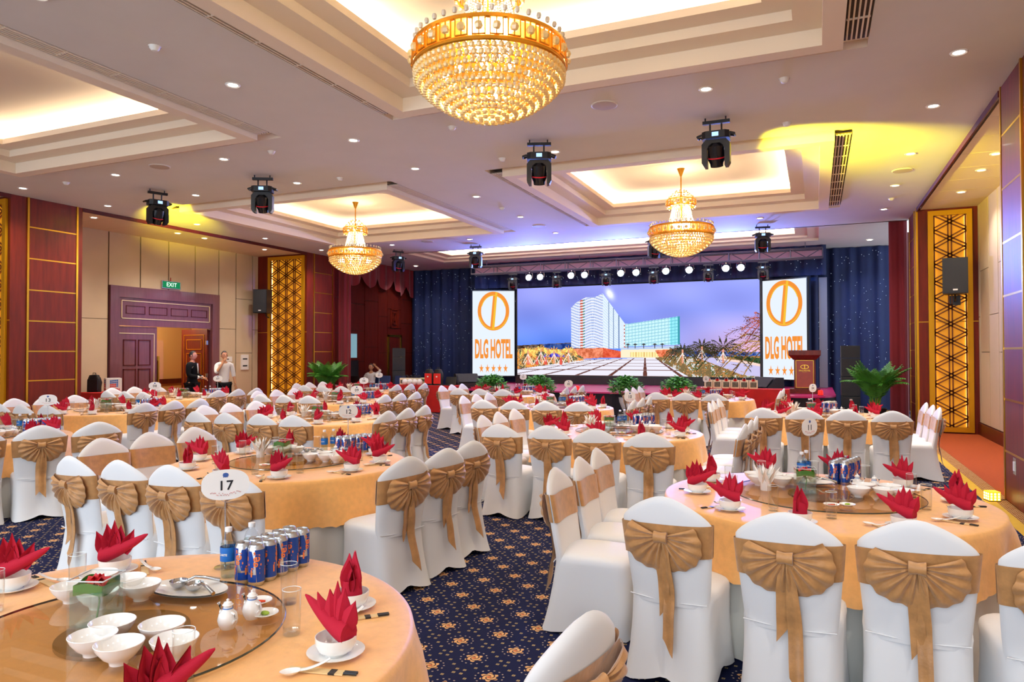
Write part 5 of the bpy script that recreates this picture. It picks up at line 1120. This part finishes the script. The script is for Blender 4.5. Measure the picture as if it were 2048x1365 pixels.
def gift_bag():
    g = empty('gift_bag'); MB().box(-.095, .095, -.04, .04, 0, .2).build('bag_body', m_kraft, g, smooth=0); MB().box(-.07, .07, -.042, -.04, .03, .15).build('printed_photo', m_photo, g, smooth=0)
    MB().tube([(-.04+.04*(1-cos(PI*t/6))*1.0, -.02, .2+.07*sin(PI*t/6)) for t in range(7)], .004, 5).build('handle', m_white, g)
    r = MB()
    for k in range(6): a = k*PI/3; leaf(r, (0, -.045, .2), (.05*cos(a), -.06, .2+.04*sin(a)), .016, .002, (sin(a), 0, cos(a)), .5)
    r.build('ribbon_bow', m_ribbon, g); return g
for k in range(6): place('gift', gift_bag, (-2.38+.205*k, 17.55, .841), random.uniform(-.06, .06), f'ivory gift bag with red bow, {ORD[k]} from left on the right red table', 'gift bag', 'gift bags on the right red table')
def tote():
    g = empty('paper_tote'); MB().prism([(-.075, -.05), (.075, -.05), (.075, .05), (-.075, .05)], 0, .19).build('bag_body', m_kraft, g, smooth=0); MB().box(-.05, .03, -.052, -.05, .03, .13).build('printed_photo', m_photo, g, smooth=0)
    for y in (-.03, .03): MB().tube([(-.04*cos(PI*t/8), y, .19+.085*sin(PI*t/8)) for t in range(9)], .006, 6).build('handle', m_black, g)
    return g
for k in range(5): place('tote', tote, (-11.2+.14*k, 17.85, .771), .15, f'white paper bag with dark handles, {ORD[k]} from left on the left red table', 'bag', 'white paper bags on the left red table')
def jar(): o = MB().lathe([(.001, 0), (.05, 0), (.075, .03), (.085, .08), (.075, .13), (.045, .165), (.001, .17)], 20, cap=False).build('white_jar', m_china, smooth=60); MB().lathe([(.02, .165), (.022, .178), (.001, .182)], 12, cap=False).build('lid_knob', m_china, o); return o
for k in range(4): place('jar', jar, (-10.98+.165*k, 17.62, .771), 0, f'round white lidded jar, {ORD[k]} from left on the left red table', 'jar', 'round white jars on the left red table')
def backpack(m, name='backpack'):
    g = empty(name); b = MB()
    b.grid(lambda u, v: (.15*(1-.35*max(0, v-.7)/.3*1.0)*math.copysign(abs(cos(2*PI*u))**.5, cos(2*PI*u)), .085*math.copysign(abs(sin(2*PI*u))**.6, sin(2*PI*u))*(1-.25*v), .4*v), 24, 10, closeu=True)
    b.grid(lambda u, v: (.15*.65*(1-v*.99)*math.copysign(abs(cos(2*PI*u))**.5, cos(2*PI*u)), .064*(1-v*.99)*math.copysign(abs(sin(2*PI*u))**.6, sin(2*PI*u)), .4+.02*v), 24, 3, closeu=True); b.build('bag_body', m_black, g, smooth=60)
    MB().prism([(-.11, -.1), (.11, -.1), (.12, -.07), (-.12, -.07)], .04, .3).build('front_panel', m, g, smooth=0); MB().tube([(-.04, 0, .4), (-.03, 0, .45), (.03, 0, .45), (.04, 0, .4)], .01, 6).build('grab_handle', m_black, g)
    for x in (-.09, .09): MB().tube([(x, .08, .34), (x*1.2, .13, .22), (x*1.1, .09, .06)], .014, 6).build('strap', m_black, g)
    return g
m_bagred = mat('bag_red', 'e0261a', .5)
for k in range(2):
    o = backpack(m_bagred); o.location = (-10.22+.29*k, 17.72, .771); o.scale = (.95, 1, 1.12); tag(o, f'red and black backpack, {"left" if k == 0 else "right"} one on the left red table', 'backpack', 'red and black backpacks')
    MB().grid(lambda u, v: (.03*v*cos(2*PI*u), -.102, .22+.02*v*sin(2*PI*u)), 14, 2).build('white_logo', m_white, o, smooth=0)
MB_ = MB().box(-.14, .14, -.05, .05, 0, .2).build('green_carton', mat('pale_green_card', 'c9cf9a', .7), smooth=0); MB_.location = (-10.5, 17.92, .771); tag(MB_, 'pale green carton standing behind the jars on the left table', 'box'); MB().box(-.1, .1, -.052, -.05, .1, .16).build('printed_label', m_photo, MB_, smooth=0)
def laptop(loc, rz, lb, m=None):
    l = empty('laptop', loc, rz); tag(l, lb, 'laptop'); MB().box(-.17, .17, -.12, .12, 0, .018).build('keyboard_base', m_black, l, smooth=0); sc = MB().box(-.17, .17, 0, .008, 0, .23).build('screen_lid', m or m_black, l, smooth=0, loc=(0, .12, .018), rot=(rad(-18), 0, 0)); return l
laptop((-9.62, 17.75, .771), 0, 'black laptop lying open at the right end of left red table')
b_ = backpack(m_black); b_.location = (-15.72, 11.45, .781); b_.rotation_euler = (0, 0, .5); tag(b_, 'black backpack on the red table in the left bay', 'backpack')
# white box with globe logos
def earth_box():
    e = empty('logo_box', (-15.02, 11.4, .781), rad(-28)); tag(e, 'white cube box with blue and red globe logos on the left bay table', 'box'); a = .16
    MB().box(-a, a, -a, a, 0, .34).build('box_body', m_white, e, smooth=0); mb, mr = mat('logo_blue', '2a5fb0', .6), mat('logo_red', 'd02a30', .6)
    for rz in (0, PI/2):
        M = Matrix.Rotation(rz, 4, 'Z') @ T(0, -a-.002, 0); g = MB()
        for i in range(4):
            for j in range(4):
                x0, z0 = -.085+.0435*i, .13+.0435*j; cx, cz = x0+.02-.0, z0+.02-.215
                if math.hypot(cx, cz) > .095: continue
                g.add([(x0, 0, z0+.004*i), (x0+.037, 0, z0+.004*i+.004), (x0+.037, 0, z0+.037+.004*i), (x0, 0, z0+.033+.004*i)], [(0, 1, 2, 3)], 1 if j < 2 and i < 3 else 0)
        g.xf(M).build('globe_logo', [mb, mr], e, smooth=0); text('EARTH', .075, mr, e, M @ T(0, 0, .075) @ FACE, bold=.003, ext=.0003)
earth_box()
FX = Matrix(((0, 0, 1, 0), (1, 0, 0, 0), (0, 1, 0, 0), (0, 0, 0, 1)))
def exit_sign():
    e = empty('exit_sign', (XL, 13.9, 3.45)); tag(e, 'green lit EXIT sign above the left doorway', 'sign'); MB().box(.0, .05, -.3, .3, 0, .2).build('housing', m_steel, e, smooth=0)
    MB().box(.05, .054, -.28, .28, .015, .185).build('green_face', emat('exit_green', '1f8a55', .8), e, smooth=0); text('EXIT', .15, emat('exit_letters', 'd8ffe4', 1.3), e, T(.056, 0, .10) @ FX, bold=.0015, sp=1.1); MB().tube([(.02, 0, .2), (.02, 0, .3)], .01, 5).build('conduit', m_red, e)
exit_sign()
def wall_box(y, z, w, h, lb, slots):
    o = MB().box(XL, XL+.03, y-w/2, y+w/2, z-h/2, z+h/2).build('switch_panel', m_white, smooth=0); tag(o, lb, 'switch panel')
    for dy, dz, sw, sh in slots: MB().box(XL+.03, XL+.034, y+dy-sw/2, y+dy+sw/2, z+dz-sh/2, z+dz+sh/2).build('switch', m_black2, o, smooth=0)
wall_box(16.62, 1.42, .3, .46, 'white double breaker panel on the cream wall by the lattice', [(0, .1, .18, .04), (0, -.11, .18, .04)])
wall_box(15.98, 1.52, .24, .15, 'upper small white switch panel beside the man in white shirt', [(-.05, 0, .08, .03)]); wall_box(16.05, 1.32, .22, .15, 'lower small white switch panel beside the man in white shirt', [(-.06, 0, .04, .04), (.04, 0, .1, .04)])
ln = empty('glass_lantern', (1.84, 9.6, 0), .3); ln.scale = (.8, .8, .85); tag(ln, 'small glowing amber glass lantern on the carpet by right pillar', 'lantern')
MB().box(-.075, .075, -.075, .075, .01, .13).build('glass_block', mat('amber_glass', 'e8b020', .2, emit='f2b428', es=1.1), ln, smooth=0); g = MB()
for z in (.03, .065, .1):
    for k in (-.05, 0, .05): g.cbox((k, -.078, z), (.022, .004, .022)).cbox((-.078, k, z), (.004, .022, .022))
g.build('glass_studs', emat('lantern_glow', 'fff0a0', 5), ln, smooth=0); MB().box(-.08, .08, -.08, .08, 0, .01).build('base', m_black, ln, smooth=0); MB().tube([(.08, 0, .01), (.2, .05, .006), (.26, -.1, .006), (.2, -.2, .006)], .004, 5).build('cord', m_black, ln)
o = MB().box(1.985, 1.998, 9.2, 9.32, .36, .54).build('wall_socket', m_steel, smooth=0); tag(o, 'silver wall socket low on the right pillar', 'socket'); MB().box(1.975, 1.986, 9.23, 9.29, .4, .5).build('socket_face', m_white, o, smooth=0)
for x, lb in ((-6.05, 'near the middle of the stage front'), (.1, 'at the right end of the stage front')):
    o = MB().lathe([(.001, 0), (.05, 0), (.06, .02), (.06, .1), (.05, .13), (.001, .14)], 16, cap=False).build('red_beacon', mat('beacon_red', 'ff2a20', .3, emit='ff2a20', es=.8)); o.location = (x, 18.6, SZ); tag(o, 'small glowing red beacon ' + lb, 'lamp', 'red beacons on the stage'); MB().lathe([(.065, 0), (.065, .015), (.001, .016)], 16, cap=False).build('base_ring', m_black, o)

# ================================================================= PEOPLE
def skin_mesh(name, J, E, m, sub=2):
    """J: {name: (x, y, z, r)}; first joint is the root"""
    names = list(J); me = D.meshes.new(name); me.from_pydata([J[n][:3] for n in names], [(names.index(a), names.index(b)) for a, b in E], [])
    o = D.objects.new(name, me); COL.objects.link(o); o.modifiers.new('s', 'SKIN')
    for i, n in enumerate(names): r = J[n][3]; me.skin_vertices[0].data[i].radius = r if isinstance(r, tuple) else (r, r); me.skin_vertices[0].data[i].use_root = i == 0
    sb = o.modifiers.new('u', 'SUBSURF'); sb.levels = sub; sb.render_levels = sub
    out = D.meshes.new_from_object(o.evaluated_get(bpy.context.evaluated_depsgraph_get())); D.objects.remove(o); D.meshes.remove(me)
    out.materials.clear(); out.materials.append(m); out.shade_smooth(); return out
def person(loc, rz, lb, armL, armR, shirt, trousers, jacket=None, seated=False, tilt=0):
    """local: faces +Y. armL/armR: elbow and hand positions"""
    P = empty('person', loc, rz); tag(P, lb, 'person'); z0 = -.42 if seated else 0
    hip, knee = .90+z0, None
    J = {'pelvis': (0, 0, .93+z0, (.13, .10)), 'waist': (0, 0, 1.06+z0, (.125, .09)), 'chest': (0, .0, 1.27+z0, (.15, .10)), 'neck0': (0, -.01, 1.42+z0, (.09, .07)), 'neck': (0, 0, 1.49+z0, .05), 'head0': (0, .015, 1.54+z0, .055)}
    E = [('pelvis', 'waist'), ('waist', 'chest'), ('chest', 'neck0'), ('neck0', 'neck'), ('neck', 'head0')]
    for s, n, arm in ((-1, 'l', armL), (1, 'r', armR)):
        J['sh'+n] = (s*.185, 0, 1.39+z0, .055); J['el'+n] = (*arm[0][:2], arm[0][2]+z0, .042); J['wr'+n] = (*arm[1][:2], arm[1][2]+z0, .028)
        E += [('neck0', 'sh'+n), ('sh'+n, 'el'+n), ('el'+n, 'wr'+n)]
        if seated: J['hp'+n] = (s*.1, .05, .88+z0, .085); J['kn'+n] = (s*.13, .45, .48, .06); J['an'+n] = (s*.13, .42, .08, .04); J['to'+n] = (s*.14, .56, .04, .035)
        else: J['hp'+n] = (s*.1, 0, .86, .09); J['kn'+n] = (s*.11, .02, .48, .062); J['an'+n] = (s*.11, 0, .09, .042); J['to'+n] = (s*.13, .16, .04, .035)
        E += [('pelvis', 'hp'+n), ('hp'+n, 'kn'+n), ('kn'+n, 'an'+n), ('an'+n, 'to'+n)]
    body = link('body', skin_mesh('body', J, E, m_skin), P)
    # head: shaped ellipsoid with nose, mouth, ears, eyes
    hz = 1.635+z0; hb = MB()
    def hd(u, v):
        a = 2*PI*u; t = PI*v; r = sin(t); x = .076*r*cos(a); y = .092*r*sin(a); z = -.112*cos(t)
        if z < 0: x *= 1+.9*z*1.6; y *= 1+.3*z
        if sin(a) > .9 and abs(z+.012) < .035: y += .018*(1-abs(z+.012)/.035)*(sin(a)-.9)*10
        return (x, y+.02, hz+z)
    hb.grid(hd, 28, 18, closeu=True)
    for s in (-1, 1): hb.ball((s*.078, .01, hz-.005), .02, 8, 6, sz=1.5)
    h = hb.build('head', m_skin, body, smooth=70)
    fe = MB()
    for s in (-1, 1): fe.ball((s*.028, .108, hz+.008), .009, 8, 5, sz=.6); fe.cbox((s*.028, .108, hz+.03), (.03, .008, .006))
    fe.build('eyes', m_hair, body); MB().cbox((0, .108, hz-.052), (.038, .008, .009)).build('mouth', mat('lips', 'a0584c', .5) if 'lips' not in MATS else MATS['lips'], body, smooth=0)
    MB().grid(lambda u, v: (lambda p, k: (p[0]*k, (p[1]-.02)*k+.02-.004, (p[2]-hz)*k+hz+.004))(hd(u, .42+.58*v if sin(2*PI*u) < .35 else .74+.26*v), 1.09), 28, 8, closeu=True).build('hair', m_hair, P, smooth=70)
    # hands with five bent fingers
    for s, arm in ((-1, armL), (1, armR)):
        w = Vector((arm[1][0], arm[1][1], arm[1][2]+z0)); e = Vector((arm[0][0], arm[0][1], arm[0][2]+z0)); d = (w-e).normalized(); sd = d.cross(Vector((0, 1, .2))).normalized(); up = sd.cross(d)
        hj = {'w': (*w, .026), 'p': (*(w+d*.06), (.034, .018))}; he = [('w', 'p')]
        for k in range(4):
            o_ = (k-1.5)*.019; L = (.066, .076, .072, .058)[k]; b0 = w+d*.085+sd*o_
            hj[f'a{k}'] = (*b0, .0085); hj[f'b{k}'] = (*(b0+d*L*.5-up*.008), .008); hj[f'c{k}'] = (*(b0+d*L*.85-up*.03), .007); he += [('p', f'a{k}'), (f'a{k}', f'b{k}'), (f'b{k}', f'c{k}')]
        hj['t0'] = (*(w+d*.03+sd*s*-.028), .01); hj['t1'] = (*(w+d*.065+sd*s*-.05), .0085); he += [('w', 't0'), ('t0', 't1')]
        link('hand', skin_mesh('hand', hj, he, m_skin, 1), body)
    # clothes grown a little over the body
    def grow(keys, d, m, nm, short=None):
        jj = {}
        for k in keys:
            x, y, z, r = J[k]; r = (r[0]+d, r[1]+d) if isinstance(r, tuple) else r+d; jj[k] = (x, y, z, r)
        if short:
            for n in 'lr':
                e_, w_ = Vector(J['el'+n][:3]), Vector(J['wr'+n][:3]); q = e_+(w_-e_)*short; jj['wr'+n] = (*q, .034+d)
        ee = [(a, b) for a, b in E if a in jj and b in jj]; return link(nm, skin_mesh(nm, jj, ee, m), P)
    top = ['waist', 'pelvis', 'chest', 'neck0', 'shl', 'shr', 'ell', 'elr', 'wrl', 'wrr']
    grow(['pelvis', 'hpl', 'hpr', 'knl', 'knr', 'anl', 'anr'], .014, trousers, 'trousers'); grow(top, .013, shirt, 'shirt', .25 if not jacket else .9)
    if jacket: grow(top, .024, jacket, 'jacket', .82); MB().add([(-.035, .135, 1.44+z0), (.035, .135, 1.44+z0), (.0, .15, 1.16+z0), (.0, .16, 1.3+z0)], [(0, 1, 3), (1, 2, 3), (2, 0, 3)]).build('shirt_front', m_white, P, smooth=0)
    sm = MB()
    for s in (-1, 1): y = .48 if seated else .06; sm.grid(lambda u, v, s=s: (s*.12+.05*sin(PI*v)*cos(2*PI*u), y+.14*-cos(PI*v), .05+.045*sin(PI*v)*sin(2*PI*u)), 10, 8, closeu=True)
    sm.build('shoes', m_black, P, smooth=70); return P
m_suit = mat('navy_suit', '07080f', .85, spec=.2); m_shirt = mat('white_shirt', 'ece6e0', .8); m_trou = mat('black_trousers', '07070c', .85, spec=.2)
person((-14.5, 13.2, 0), rad(-68), 'person in a black suit and white shirt standing by the left doorway', ((-.25, .0, 1.13), (-.14, .24, 1.06)), ((.24, .02, 1.13), (.08, .27, 1.08)), m_shirt, m_trou, m_suit)
person((-14.2, 13.95, 0), rad(-118), 'person in a white shirt holding one hand to the mouth by doorway', ((-.25, -.02, 1.12), (-.27, .06, .88)), ((.24, .14, 1.18), (.05, .14, 1.48)), m_shirt, m_trou)
person((-13.72, 19.9, 0), rad(185), 'person in a white shirt seated behind a laptop, hand on head', ((-.36, .02, 1.52), (-.13, -.04, 1.68)), ((.25, .1, 1.15), (.12, .33, 1.13)), m_shirt, m_trou, seated=True)
clothed_table((-13.7, 19.08, 0), .85, .5, .72, 'technician desk in dark red cloth left of the stage'); laptop((-13.68, 19.1, .721), PI, 'black open laptop on the technician desk left of stage')
def office_chair():
    c = empty('office_chair'); mb = D.materials.get('blue_fabric') or mat('blue_fabric', '1b2c58', .8)
    MB().prism([(-.23, -.22), (.23, -.22), (.22, .22), (-.22, .22)], .43, .49).build('seat', mb, c); MB().grid(lambda u, v: (.21*cos(2*PI*u)*(1-.1*v), -.24+.03*sin(2*PI*u)-.08*v, .52+.43*v), 20, 6, closeu=True).add([(.19*cos(2*PI*k/20), -.32+.03*sin(2*PI*k/20), .95) for k in range(20)], [tuple(range(20))]).build('backrest', mb, c)
    lm = MB().tube([(0, 0, 0), (0, 0, .44)], .013, 6).mesh('leg', m_black)
    for x in (-.2, .2):
        for y in (-.2, .2): link('leg', lm, c, (x, y, 0))
    return c
place('ochair', office_chair, (-13.72, 19.93, 0), rad(185), 'dark blue chair under the seated person at the technician desk', 'chair', 'dark blue chairs by the left speakers')
for x, lb in ((-12.95, 'left'), (-12.35, 'right')): place('ochair', office_chair, (x, 19.35, 0), PI+.2, f'dark blue chair, {lb} of two beside the left speaker stack', 'chair', 'dark blue chairs by the left speakers')
